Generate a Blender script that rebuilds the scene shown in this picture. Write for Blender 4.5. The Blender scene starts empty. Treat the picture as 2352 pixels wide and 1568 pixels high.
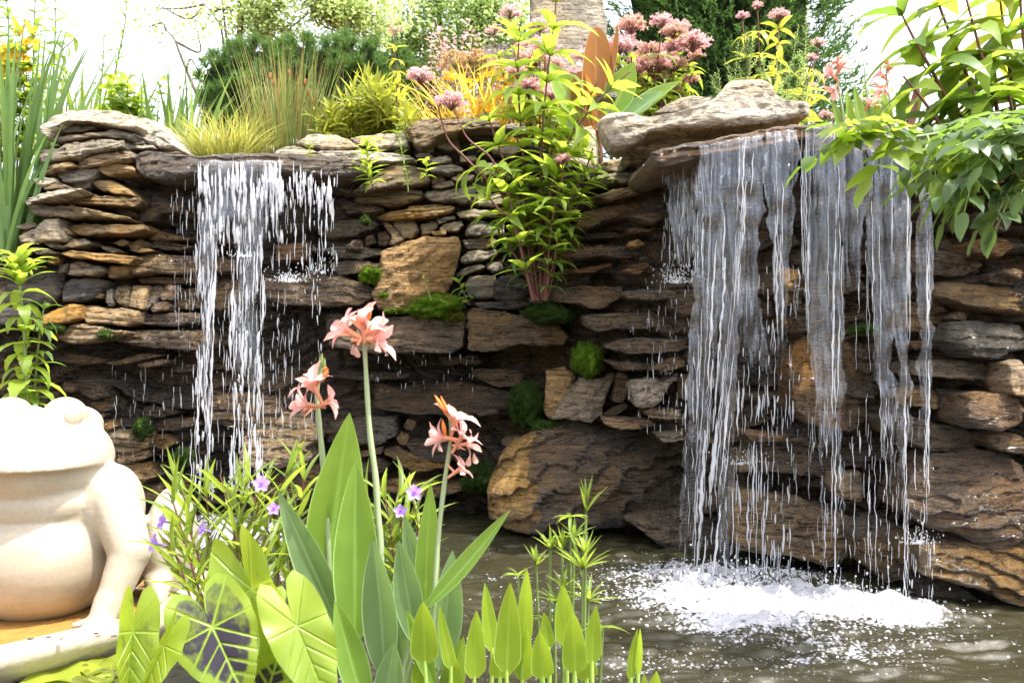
import bpy, math, random
import numpy as np
from mathutils import Vector

R = math.radians
random.seed(11)
rng = np.random.default_rng(11)
scene = bpy.context.scene
COL = scene.collection

# ------------------------------------------------------------------ camera
F, CX, CY, CAMZ = 2287.0, 1176.0, 784.0, 1.07


def at(x, y, Y):
    """a point of the photograph (2352 px wide) pushed out to the distance Y"""
    return Vector(((x - CX) / F * Y, Y, CAMZ - (y - CY) / F * Y))


cam_data = bpy.data.cameras.new("camera")
cam = bpy.data.objects.new("camera", cam_data)
COL.objects.link(cam)
cam.location = (0, 0, CAMZ)
cam.rotation_euler = (R(90), 0, 0)
cam_data.lens = 35
cam_data.sensor_width = 36
cam_data.clip_end = 600
cam_data.dof.use_dof = True
cam_data.dof.focus_distance = 5.2
cam_data.dof.aperture_fstop = 7.1
scene.camera = cam

# ------------------------------------------------------------------ sky, sun, exposure
SUN = Vector((0.36, -0.17, 0.92)).normalized()
world = bpy.data.worlds.new("World")
scene.world = world
world.use_nodes = True
wn, wl = world.node_tree.nodes, world.node_tree.links
wn.clear()
w_out = wn.new("ShaderNodeOutputWorld")
w_bg = wn.new("ShaderNodeBackground")
w_sky = wn.new("ShaderNodeTexSky")
w_sky.sky_type = "NISHITA"
w_sky.sun_disc = False
w_sky.sun_elevation = math.asin(SUN.z)
w_sky.sun_rotation = math.atan2(SUN.x, SUN.y)
w_sky.dust_density = 4.0
w_hsv = wn.new("ShaderNodeHueSaturation")
w_hsv.inputs["Saturation"].default_value = 0.38
w_bg.inputs["Strength"].default_value = 0.15
wl.new(w_sky.outputs[0], w_hsv.inputs["Color"])
wl.new(w_hsv.outputs[0], w_bg.inputs[0])
wl.new(w_bg.outputs[0], w_out.inputs[0])

sun_data = bpy.data.lights.new("sun", "SUN")
sun_data.energy = 2.0
sun_data.angle = R(0.6)
sun_data.color = (1.0, 0.95, 0.86)
sun = bpy.data.objects.new("sun", sun_data)
COL.objects.link(sun)
sun.location = (4, 1, 12)
sun.rotation_euler = SUN.to_track_quat("Z", "Y").to_euler()

scene.view_settings.view_transform = "Standard"
scene.view_settings.look = "None"
scene.view_settings.exposure = 2.2
scene.view_settings.gamma = 1.0
scene.render.engine = "CYCLES"
scene.cycles.max_bounces = 7
scene.cycles.diffuse_bounces = 3
scene.cycles.glossy_bounces = 3
scene.cycles.transmission_bounces = 5
scene.cycles.transparent_max_bounces = 14
scene.cycles.caustics_reflective = False
scene.cycles.caustics_refractive = False
scene.cycles.use_denoising = True
scene.cycles.sample_clamp_indirect = 6.0


# ------------------------------------------------------------------ numpy noise
def _hash(a, b, c):
    n = (a.astype(np.int64) * 374761393 + b.astype(np.int64) * 668265263 + c.astype(np.int64) * 2147483647) & 0xFFFFFFFF
    n = ((n ^ (n >> 13)) * 1274126177) & 0xFFFFFFFF
    n = ((n ^ (n >> 16)) * 2246822519) & 0xFFFFFFFF
    return ((n ^ (n >> 15)) & 0xFFFFFF) / float(0xFFFFFF)


def vnoise(P):
    """smooth value noise in -1..1 at an (n,3) array of points"""
    P = np.asarray(P, float)
    I = np.floor(P)
    f = P - I
    f = f * f * (3 - 2 * f)
    x, y, z = I[:, 0], I[:, 1], I[:, 2]
    out = 0
    for dx in (0, 1):
        wx = f[:, 0] if dx else 1 - f[:, 0]
        for dy in (0, 1):
            wy = f[:, 1] if dy else 1 - f[:, 1]
            for dz in (0, 1):
                wz = f[:, 2] if dz else 1 - f[:, 2]
                out = out + _hash(x + dx, y + dy, z + dz) * wx * wy * wz
    return out * 2 - 1


def fbm(P, oct=3, gain=0.5):
    P = np.asarray(P, float)
    o, a = 0, 1.0
    for k in range(oct):
        o = o + a * vnoise(P * 2 ** k + 17.3 * k)
        a *= gain
    return o


# ------------------------------------------------------------------ objects
BASE = {}


def tag(o, label=None, cat=None, group=None, kind=None):
    if label: o["label"] = label
    if cat: o["category"] = cat
    if group: o["group"] = group
    if kind: o["kind"] = kind
    return o


def thing(name, label, cat, loc=(0, 0, 0), group=None):
    o = bpy.data.objects.new(name, None)
    COL.objects.link(o)
    o.location = loc
    o.empty_display_size = 0.05
    BASE[o.name] = Vector(loc)
    return tag(o, label, cat, group)


class MB:
    """collects quads and triangles; build() links them as one mesh object"""

    def __init__(s):
        s.v, s.q, s.t, s.uv, s.n = [], [], [], [], 0

    def add(s, V, Q=None, T=None, UV=None):
        V = np.asarray(V, float).reshape(-1, 3)
        s.v.append(V)
        if Q is not None and len(Q): s.q.append(np.asarray(Q, np.int64).reshape(-1, 4) + s.n)
        if T is not None and len(T): s.t.append(np.asarray(T, np.int64).reshape(-1, 3) + s.n)
        s.uv.append(np.zeros((len(V), 2)) if UV is None else np.asarray(UV, float).reshape(-1, 2))
        s.n += len(V)

    def grid(s, G, UV=None, close=False):
        """G: (rows, cols, 3)"""
        r, c = G.shape[:2]
        idx = np.arange(r * c).reshape(r, c)
        if close:
            nx = np.roll(idx, -1, axis=1)
            Q = np.stack([idx[:-1], nx[:-1], nx[1:], idx[1:]], -1)
        else:
            Q = np.stack([idx[:-1, :-1], idx[:-1, 1:], idx[1:, 1:], idx[1:, :-1]], -1)
        s.add(G.reshape(-1, 3), Q.reshape(-1, 4), UV=None if UV is None else UV.reshape(-1, 2))

    def tube(s, pts, rad, k=6):
        pts = np.asarray([tuple(p) for p in pts], float)
        n = len(pts)
        rad = np.full(n, rad, float) if np.isscalar(rad) else np.asarray(rad, float)
        t = np.gradient(pts, axis=0)
        t /= np.linalg.norm(t, axis=1)[:, None] + 1e-9
        ref = np.array([0.31, 0.93, 0.17])
        a = np.cross(t, ref)
        a /= np.linalg.norm(a, axis=1)[:, None] + 1e-9
        b = np.cross(t, a)
        ang = np.linspace(0, 2 * math.pi, k, endpoint=False)
        G = pts[:, None] + rad[:, None, None] * (a[:, None] * np.cos(ang)[None, :, None] + b[:, None] * np.sin(ang)[None, :, None])
        uv = np.zeros((n, k, 2)); uv[..., 1] = np.linspace(0, 1, n)[:, None]
        s.grid(G, uv, close=True)

    def blob(s, c, r, nu=20, nv=12, amp=0.0, fr=3.0, up=0):
        th = np.linspace(0, 2 * math.pi, nu, endpoint=False)
        ph = np.linspace(-math.pi / 2, math.pi / 2, nv)
        G = np.stack([np.cos(ph)[:, None] * np.cos(th)[None], np.cos(ph)[:, None] * np.sin(th)[None], np.repeat(np.sin(ph)[:, None], nu, 1)], -1)
        sc = 1 + amp * fbm(G.reshape(-1, 3) * fr + np.array(c) * 7, 3).reshape(nv, nu)
        s.grid(np.array(tuple(c)) + G * np.array(r) * sc[..., None], close=True)

    def inst(s, tp, P, D, U, L, W):
        """copies of the leaf template tp inside this mesh"""
        X, Y, Zd, Zf, Q, UV = tp
        P, D, U = (np.asarray(a, float).reshape(-1, 3) for a in (P, D, U))
        n = len(P)
        if n == 0: return
        L = np.broadcast_to(np.asarray(L, float), (n,)); W = np.broadcast_to(np.asarray(W, float), (n,))
        D = D / (np.linalg.norm(D, axis=1)[:, None] + 1e-9)
        x = np.cross(D, U); x /= np.linalg.norm(x, axis=1)[:, None] + 1e-9
        z = np.cross(x, D)
        V = P[:, None] + x[:, None] * (X[None] * W[:, None])[..., None] + D[:, None] * (Y[None] * L[:, None])[..., None] \
            + z[:, None] * (Zd[None] * L[:, None] + Zf[None] * W[:, None])[..., None]
        k = len(X)
        QQ = (Q[None] + (np.arange(n) * k)[:, None, None]).reshape(-1, 4)
        s.add(V.reshape(-1, 3), QQ, UV=np.tile(UV, (n, 1)))

    def build(s, name, m, parent=None, loc=None, smooth=True, attr=None):
        V = np.concatenate(s.v)
        off = BASE[parent.name] if parent is not None else (Vector(loc) if loc is not None else Vector((0, 0, 0)))
        V = V - np.array(off)
        q = np.concatenate(s.q) if s.q else np.zeros((0, 4), np.int64)
        t = np.concatenate(s.t) if s.t else np.zeros((0, 3), np.int64)
        loops = np.concatenate([q.ravel(), t.ravel()]).astype(np.int32)
        tot = np.concatenate([np.full(len(q), 4), np.full(len(t), 3)]).astype(np.int32)
        st = np.concatenate([[0], np.cumsum(tot)[:-1]]).astype(np.int32)
        me = bpy.data.meshes.new(name)
        me.vertices.add(len(V)); me.vertices.foreach_set("co", V.astype(np.float32).ravel())
        me.loops.add(len(loops)); me.loops.foreach_set("vertex_index", loops)
        me.polygons.add(len(tot)); me.polygons.foreach_set("loop_start", st); me.polygons.foreach_set("loop_total", tot)
        if smooth: me.polygons.foreach_set("use_smooth", np.ones(len(tot), bool))
        me.update(calc_edges=True)
        ul = me.uv_layers.new(name="UVMap")
        ul.data.foreach_set("uv", np.concatenate(s.uv)[loops].astype(np.float32).ravel())
        for an, av in (attr or {}).items():
            a = me.attributes.new(an, "FLOAT", "POINT"); a.data.foreach_set("value", np.asarray(av, np.float32))
        me.materials.append(m)
        o = bpy.data.objects.new(name, me)
        COL.objects.link(o)
        if parent is not None:
            o.parent = parent
            BASE[o.name] = off
        else:
            o.location = off
            BASE[o.name] = Vector(off)
        return o


def catmull(pts, n):
    """n points along a smooth curve through pts"""
    P = np.array([tuple(p) for p in pts], float)
    P = np.vstack([2 * P[0] - P[1], P, 2 * P[-1] - P[-2]])
    m = len(P) - 3
    out = []
    for u in np.linspace(0, m - 1e-6, n):
        i = int(u); t = u - i
        a, b, c, d = P[i:i + 4]
        out.append(0.5 * (2 * b + (c - a) * t + (2 * a - 5 * b + 4 * c - d) * t * t + (3 * b - a - 3 * c + d) * t ** 3))
    return np.array(out)


# ------------------------------------------------------------------ leaf templates
def tpl(n, prof, fold=0.15, droop=0.0, cols=1, serr=0.0, wave=0.0):
    t = np.linspace(0, 1, n + 1)
    w = np.array([prof(k) for k in t])
    if serr: w = w * (1 - serr * (np.arange(n + 1) % 2))
    c = np.linspace(-1, 1, 2 * cols + 1)
    X = w[:, None] * c[None] * 0.5
    if abs(droop) > 1e-4:
        Yc, Zc = np.sin(droop * t) / droop, -(1 - np.cos(droop * t)) / droop
    else:
        Yc, Zc = t, t * 0
    Y = np.repeat(Yc[:, None], len(c), 1); Zd = np.repeat(Zc[:, None], len(c), 1)
    Zf = fold * np.abs(c)[None] * w[:, None] + wave * np.sin(t * 9 + 0.6)[:, None] * np.abs(c)[None] * w[:, None]
    idx = np.arange(X.size).reshape(X.shape)
    Q = np.stack([idx[:-1, :-1], idx[:-1, 1:], idx[1:, 1:], idx[1:, :-1]], -1).reshape(-1, 4)
    UV = np.stack([np.repeat((c * 0.5 + 0.5)[None], n + 1, 0), np.repeat(t[:, None], len(c), 1)], -1).reshape(-1, 2)
    return X.ravel(), Y.ravel(), Zd.ravel(), Zf.ravel(), Q, UV


lance = lambda t: max(0.02, math.sin(math.pi * min(1, t * 0.93 + 0.07) ** 0.8) ** 1.0)
ovate = lambda t: max(0.03, math.sin(math.pi * min(1, t) ** 0.72) ** 0.75)
strap = lambda t: max(0.03, min(1, (1 - t) * 2.4) * (0.75 + 0.25 * min(1, t * 6)))
needle = lambda t: 1 - 0.8 * t
petalp = lambda t: max(0.05, (t ** 0.7) * (1 - t ** 5) * 1.25)
T_LANCE = [tpl(7, lance, 0.16, d, 1, 0.16, w) for d, w in ((0.5, .0), (0.9, .05), (1.3, -.05), (1.7, .04))]
T_LANCES = [tpl(5, lance, 0.18, d) for d in (0.2, 0.5, 0.9)]
T_NARROW = [tpl(5, strap, 0.25, d) for d in (0.1, 0.35, 0.7)]
T_OVAL = [tpl(6, ovate, 0.12, d, 1, 0, w) for d, w in ((0.3, .06), (0.7, -.08), (1.0, .05))]
T_SIMPLE = [tpl(2, ovate, 0.2, 0.5)]
T_NEEDLE = [tpl(1, needle, 0.0, 0.0)]
T_PETAL = [tpl(6, petalp, 0.2, d, 2, 0, w) for d, w in ((0.5, .06), (1.0, -.06), (1.6, .05))]


# ------------------------------------------------------------------ materials
def newmat(name):
    m = bpy.data.materials.new(name)
    m.use_nodes = True
    nt = m.node_tree
    nt.nodes.clear()
    out = nt.nodes.new("ShaderNodeOutputMaterial")
    return m, nt.nodes, nt.links, out


def N(nodes, t, **kw):
    n = nodes.new(t)
    for k, v in kw.items():
        if k in n.inputs: n.inputs[k].default_value = v
        else: setattr(n, k, v)
    return n


def mixc(nodes, links, fac, a, b, mode="MIX"):
    n = nodes.new("ShaderNodeMix"); n.data_type = "RGBA"; n.blend_type = mode
    for s, v in ((n.inputs[0], fac), (n.inputs[6], a), (n.inputs[7], b)):
        if hasattr(v, "node"): links.new(v, s)
        elif isinstance(v, (int, float)): s.default_value = v
        else: s.default_value = (*v, 1)
    return n.outputs[2]


def ramp(nodes, links, src, a, b, ca=(0, 0, 0), cb=(1, 1, 1)):
    n = nodes.new("ShaderNodeValToRGB")
    n.color_ramp.elements[0].position = a; n.color_ramp.elements[1].position = b
    n.color_ramp.elements[0].color = (*ca, 1); n.color_ramp.elements[1].color = (*cb, 1)
    links.new(src, n.inputs[0])
    return n.outputs[0]


def leafm(name, col, tr, tw=0.45, var=0.35, rough=0.42, rib=0.0, spec=0.4, alt=None):
    """leaf: a glossy face and light coming through; each blade its own tint"""
    m, n, l, out = newmat(name)
    geo = N(n, "ShaderNodeNewGeometry")
    oi = N(n, "ShaderNodeObjectInfo")
    ad = N(n, "ShaderNodeMath", operation="ADD"); l.new(geo.outputs["Random Per Island"], ad.inputs[0]); l.new(oi.outputs["Random"], ad.inputs[1])
    fr_ = N(n, "ShaderNodeMath", operation="FRACT"); l.new(ad.outputs[0], fr_.inputs[0])
    rnd = fr_.outputs[0]
    lo = tuple(c * (1 - var) for c in col); hi = tuple(min(1, c * (1 + var)) for c in col)
    c = mixc(n, l, rnd, lo, hi)
    ct = mixc(n, l, rnd, tuple(x * (1 - var * .6) for x in tr), tuple(min(1, x * (1 + var * .6)) for x in tr))
    if alt:
        pick = ramp(n, l, rnd, alt[0], alt[0] + 0.02)
        c = mixc(n, l, pick, c, alt[1]); ct = mixc(n, l, pick, ct, tuple(min(1, x * 1.6) for x in alt[1]))
    tc = N(n, "ShaderNodeTexCoord")
    nz = N(n, "ShaderNodeTexNoise", Scale=14.0, Detail=3.0)
    l.new(tc.outputs["Object"], nz.inputs["Vector"])
    c = mixc(n, l, 0.5, c, ramp(n, l, nz.outputs[0], 0.3, 0.7, (.62, .66, .6), (1.3, 1.25, 1.2)), "MULTIPLY")
    if rib:
        sep = N(n, "ShaderNodeSeparateXYZ"); l.new(tc.outputs["UV"], sep.inputs[0])
        d = N(n, "ShaderNodeMath", operation="SUBTRACT"); l.new(sep.outputs[0], d.inputs[0]); d.inputs[1].default_value = .5
        ab = N(n, "ShaderNodeMath", operation="ABSOLUTE"); l.new(d.outputs[0], ab.inputs[0])
        k = ramp(n, l, ab.outputs[0], 0.02, 0.06, (1, 1, 1), (0, 0, 0))
        sc = N(n, "ShaderNodeMath", operation="MULTIPLY"); l.new(k, sc.inputs[0]); sc.inputs[1].default_value = rib
        c = mixc(n, l, sc.outputs[0], c, tuple(min(1, x * 1.9 + .05) for x in col))
        ns_ = N(n, "ShaderNodeTexNoise", Scale=55.0, Detail=3.0); l.new(tc.outputs["Object"], ns_.inputs["Vector"])
        c = mixc(n, l, ramp(n, l, ns_.outputs[0], .69, .74, (0, 0, 0), (.6, .6, .6)), c, (.17, .12, .04))
        tipm = N(n, "ShaderNodeMath", operation="MULTIPLY_ADD"); l.new(nz.outputs[0], tipm.inputs[0]); tipm.inputs[1].default_value = .12; l.new(sep.outputs[1], tipm.inputs[2])
        c = mixc(n, l, ramp(n, l, tipm.outputs[0], 1.0, 1.05, (0, 0, 0), (.8, .8, .8)), c, (.20, .12, .05))
        # fine parallel side veins
        wv = N(n, "ShaderNodeMath", operation="MULTIPLY_ADD"); l.new(ab.outputs[0], wv.inputs[0]); wv.inputs[1].default_value = -1.1; l.new(sep.outputs[1], wv.inputs[2])
        fr = N(n, "ShaderNodeMath", operation="MULTIPLY"); l.new(wv.outputs[0], fr.inputs[0]); fr.inputs[1].default_value = 150
        sn = N(n, "ShaderNodeMath", operation="SINE"); l.new(fr.outputs[0], sn.inputs[0])
        c = mixc(n, l, 0.5, c, ramp(n, l, sn.outputs[0], 0.0, 1.0, (.78, .8, .78), (1.15, 1.15, 1.1)), "MULTIPLY")
        ct = mixc(n, l, 0.4, ct, ramp(n, l, sn.outputs[0], 0.0, 1.0, (.8, .82, .8), (1.1, 1.1, 1.1)), "MULTIPLY")
        ed = ramp(n, l, ab.outputs[0], .462, .492); c = mixc(n, l, ed, c, tuple(min(1, x * 2 + .12) for x in col))
    p = N(n, "ShaderNodeBsdfPrincipled", Roughness=rough)
    p.inputs["Specular IOR Level"].default_value = spec
    l.new(c, p.inputs["Base Color"])
    t = N(n, "ShaderNodeBsdfTranslucent"); l.new(ct, t.inputs[0])
    mx = N(n, "ShaderNodeMixShader"); mx.inputs[0].default_value = tw
    l.new(p.outputs[0], mx.inputs[1]); l.new(t.outputs[0], mx.inputs[2]); l.new(mx.outputs[0], out.inputs[0])
    return m


def plain(name, col, rough=0.6, var=0.25, scale=8.0, spec=0.4, bump=0.0, bscale=40):
    m, n, l, out = newmat(name)
    tc = N(n, "ShaderNodeTexCoord")
    nz = N(n, "ShaderNodeTexNoise", Scale=scale, Detail=5.0)
    l.new(tc.outputs["Object"], nz.inputs["Vector"])
    c = mixc(n, l, nz.outputs[0], tuple(x * (1 - var) for x in col), tuple(min(1, x * (1 + var)) for x in col))
    p = N(n, "ShaderNodeBsdfPrincipled", Roughness=rough)
    p.inputs["Specular IOR Level"].default_value = spec
    l.new(c, p.inputs["Base Color"])
    if bump:
        n2 = N(n, "ShaderNodeTexNoise", Scale=float(bscale), Detail=6.0); l.new(tc.outputs["Object"], n2.inputs["Vector"])
        b = N(n, "ShaderNodeBump", Strength=bump, Distance=0.02); l.new(n2.outputs[0], b.inputs["Height"]); l.new(b.outputs[0], p.inputs["Normal"])
    l.new(p.outputs[0], out.inputs[0])
    return m


def rock(name, a, b, stain, rough, wet=False, strata=1.0, side=None):
    m, n, l, out = newmat(name)
    tc = N(n, "ShaderNodeTexCoord"); oi = N(n, "ShaderNodeObjectInfo")
    off = N(n, "ShaderNodeVectorMath", operation="MULTIPLY_ADD")
    cb = N(n, "ShaderNodeCombineXYZ")
    for i in range(3): l.new(oi.outputs["Random"], cb.inputs[i])
    l.new(cb.outputs[0], off.inputs[0]); off.inputs[1].default_value = (91, 57, 73); l.new(tc.outputs["Object"], off.inputs[2])
    V = off.outputs[0]
    n1 = N(n, "ShaderNodeTexNoise", Scale=5.0, Detail=6.0, Roughness=0.65, Distortion=0.4); l.new(V, n1.inputs["Vector"])
    n2 = N(n, "ShaderNodeTexNoise", Scale=2.6, Detail=4.0, Roughness=0.6); l.new(V, n2.inputs["Vector"])
    mp = N(n, "ShaderNodeMapping"); mp.inputs["Scale"].default_value = (2.2, 2.2, 17); l.new(V, mp.inputs["Vector"])
    ns = N(n, "ShaderNodeTexNoise", Scale=2.0, Detail=7.0, Roughness=0.7, Distortion=0.5); l.new(mp.outputs[0], ns.inputs["Vector"])
    n3 = N(n, "ShaderNodeTexNoise", Scale=46.0, Detail=9.0, Roughness=0.78); l.new(V, n3.inputs["Vector"])
    mc = N(n, "ShaderNodeMapping"); mc.inputs["Scale"].default_value = (3.0, 3.0, 26); l.new(V, mc.inputs["Vector"])
    nc = N(n, "ShaderNodeTexNoise", Scale=1.0, Detail=4.0, Roughness=0.55, Distortion=1.2); l.new(mc.outputs[0], nc.inputs["Vector"])
    cs = N(n, "ShaderNodeMath", operation="SUBTRACT"); l.new(nc.outputs[0], cs.inputs[0]); cs.inputs[1].default_value = .54
    ca = N(n, "ShaderNodeMath", operation="ABSOLUTE"); l.new(cs.outputs[0], ca.inputs[0])
    crack = ramp(n, l, ca.outputs[0], .004, .022)
    c = mixc(n, l, ramp(n, l, n1.outputs[0], .32, .68), a, b)
    c = mixc(n, l, ramp(n, l, n2.outputs[0], .47, .66), c, stain)
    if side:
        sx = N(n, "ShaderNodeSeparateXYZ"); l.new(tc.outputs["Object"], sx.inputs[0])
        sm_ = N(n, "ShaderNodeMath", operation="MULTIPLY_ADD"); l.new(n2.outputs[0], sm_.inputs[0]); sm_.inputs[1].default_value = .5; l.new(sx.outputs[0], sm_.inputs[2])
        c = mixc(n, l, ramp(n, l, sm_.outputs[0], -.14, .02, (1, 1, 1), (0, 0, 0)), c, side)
    c = mixc(n, l, 0.75, c, ramp(n, l, ns.outputs[0], .3, .62, (.32, .30, .28), (1.3, 1.28, 1.22)), "MULTIPLY")
    c = mixc(n, l, 0.8, c, ramp(n, l, n3.outputs[0], .3, .7, (.42, .40, .37), (1.55, 1.52, 1.45)), "MULTIPLY")
    c = mixc(n, l, .85, c, mixc(n, l, crack, (.25, .22, .2), (1, 1, 1)), "MULTIPLY")
    hv = N(n, "ShaderNodeHueSaturation")
    mr = N(n, "ShaderNodeMapRange"); l.new(oi.outputs["Random"], mr.inputs[0]); mr.inputs[3].default_value = .62; mr.inputs[4].default_value = 1.42
    q1 = N(n, "ShaderNodeMath", operation="MULTIPLY"); l.new(oi.outputs["Random"], q1.inputs[0]); q1.inputs[1].default_value = 7.31
    q2 = N(n, "ShaderNodeMath", operation="FRACT"); l.new(q1.outputs[0], q2.inputs[0])
    ms = N(n, "ShaderNodeMapRange"); l.new(q2.outputs[0], ms.inputs[0]); ms.inputs[3].default_value = .85; ms.inputs[4].default_value = 1.28; l.new(ms.outputs[0], hv.inputs["Saturation"])
    l.new(mr.outputs[0], hv.inputs["Value"]); l.new(c, hv.inputs["Color"])
    p = N(n, "ShaderNodeBsdfPrincipled")
    if wet: p.inputs["Coat Weight"].default_value = .55; p.inputs["Coat Roughness"].default_value = .10; l.new(hv.outputs[0], p.inputs["Base Color"])
    else: l.new(hv.outputs[0], p.inputs["Base Color"])
    rr = N(n, "ShaderNodeMapRange"); l.new(n1.outputs[0], rr.inputs[0]); rr.inputs[1].default_value = .3; rr.inputs[2].default_value = .7
    rr.inputs[3].default_value = rough * .7; rr.inputs[4].default_value = min(1, rough * 1.4)
    l.new(rr.outputs[0], p.inputs["Roughness"])
    p.inputs["Specular IOR Level"].default_value = 0.75 if wet else 0.25
    h = N(n, "ShaderNodeMath", operation="MULTIPLY_ADD"); l.new(ns.outputs[0], h.inputs[0]); h.inputs[1].default_value = 1.3 * strata; h2 = N(n, "ShaderNodeMath", operation="MULTIPLY_ADD"); l.new(crack, h2.inputs[0]); h2.inputs[1].default_value = .45; l.new(n3.outputs[0], h2.inputs[2]); l.new(h2.outputs[0], h.inputs[2])
    bp = N(n, "ShaderNodeBump", Strength=1.0, Distance=0.045 if wet else 0.028); l.new(h.outputs[0], bp.inputs["Height"]); l.new(bp.outputs[0], p.inputs["Normal"])
    if wet:
        b2 = N(n, "ShaderNodeBump", Strength=0.7, Distance=0.022); l.new(h.outputs[0], b2.inputs["Height"]); l.new(b2.outputs[0], p.inputs["Coat Normal"])
    l.new(p.outputs[0], out.inputs[0])
    return m


ROCK = {
    "G": rock("dry_grey_rock", (.34, .31, .26), (.22, .205, .185), (.36, .28, .18), .75),
    "L": rock("pale_rock", (.48, .44, .37), (.35, .32, .28), (.44, .36, .25), .75),
    "T": rock("tan_rock", (0.308, 0.236, 0.152), (0.2, 0.159, 0.109), (0.357, 0.243, 0.121), .55),
    "O": rock("orange_rock", (0.408, 0.263, 0.123), (0.284, 0.186, 0.098), (0.246, 0.193, 0.139), .45),
    "B": rock("slate_rock", (.135, .135, .14), (.09, .088, .086), (.20, .165, .12), .5),
    "W": rock("dark_wet_rock", (0.111, 0.071, 0.039), (0.05, 0.039, 0.028), (0.167, 0.099, 0.049), .17, True),
    "t": rock("wet_tan_rock", (0.205, 0.135, 0.072), (0.103, 0.073, 0.045), (0.265, 0.167, 0.079), .17, True),
    "o": rock("wet_rust_rock", (0.289, 0.164, 0.072), (0.158, 0.094, 0.048), (0.152, 0.107, 0.069), .17, True),
    "g": rock("wet_grey_rock", (.18, .155, .12), (.11, .10, .085), (.23, .15, .075), .19, True),
    "C": rock("core_rock", (0.152, 0.102, 0.059), (0.063, 0.046, 0.03), (0.238, 0.147, 0.067), .20, True),
    "P": rock("washed_pale_rock", (0.366, 0.297, 0.214), (0.254, 0.193, 0.132), (0.197, 0.136, 0.083), .20, True),
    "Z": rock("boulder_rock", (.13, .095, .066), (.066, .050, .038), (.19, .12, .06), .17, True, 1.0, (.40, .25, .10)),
}

# ================================================================== the rock wall
_wx = [-500, -60, 60, 300, 450, 700, 850, 1250, 1400, 1600, 2000, 2352, 2700]
_wy = [4.6, 5.30, 5.62, 5.78, 5.95, 6.08, 6.15, 6.15, 5.75, 5.25, 4.66, 4.28, 3.95]


def wallY(x, y=700):
    return float(np.interp(x, _wx, _wy)) + 0.10 * max(0.0, (900 - y) / 600.0)


M_SOIL = plain("dark_soil", (.055, .042, .03), .9, .4, 20, .2, .5)
M_MULCH = plain("mulch", (.19, .13, .08), .9, .5, 45, .2, .8, 60)


def ground():
    """one sheet: pool bed in front, planted bank behind the wall"""
    xs = np.concatenate([np.linspace(-160, -6, 22), np.linspace(-5.5, 5.5, 150), np.linspace(6, 160, 22)])
    ys = np.concatenate([np.linspace(-30, 1.0, 10), np.linspace(1.2, 10, 170), np.linspace(10.5, 300, 40)])
    Xg, Yg = np.meshgrid(xs, ys)
    wy = np.interp(Xg / np.maximum(Yg, .5) * F + CX, _wx, _wy)
    k = np.clip((Yg - wy - 0.36) / 0.10, 0, 1)
    P = np.stack([Xg.ravel(), Yg.ravel(), 0 * Xg.ravel()], -1)
    nz = fbm(P * 1.7, 4).reshape(Xg.shape)
    near = np.clip((1.6 - Yg) / 0.8, 0, 1)
    left = np.clip((-Xg - 2.15) / 0.35, 0, 1) * np.clip((Yg - 3.9) / .4, 0, 1)
    z = -0.55 + 0.6 * np.maximum(near, left * 1.2 * (1 - k)) + k * (2.42 + .02 * np.clip(Yg - 6, 0, 60)) + 0.05 * nz
    mb = MB(); mb.grid(np.stack([Xg, Yg, z], -1))
    tag(mb.build("ground", M_MULCH), kind="structure")


ground()


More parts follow.
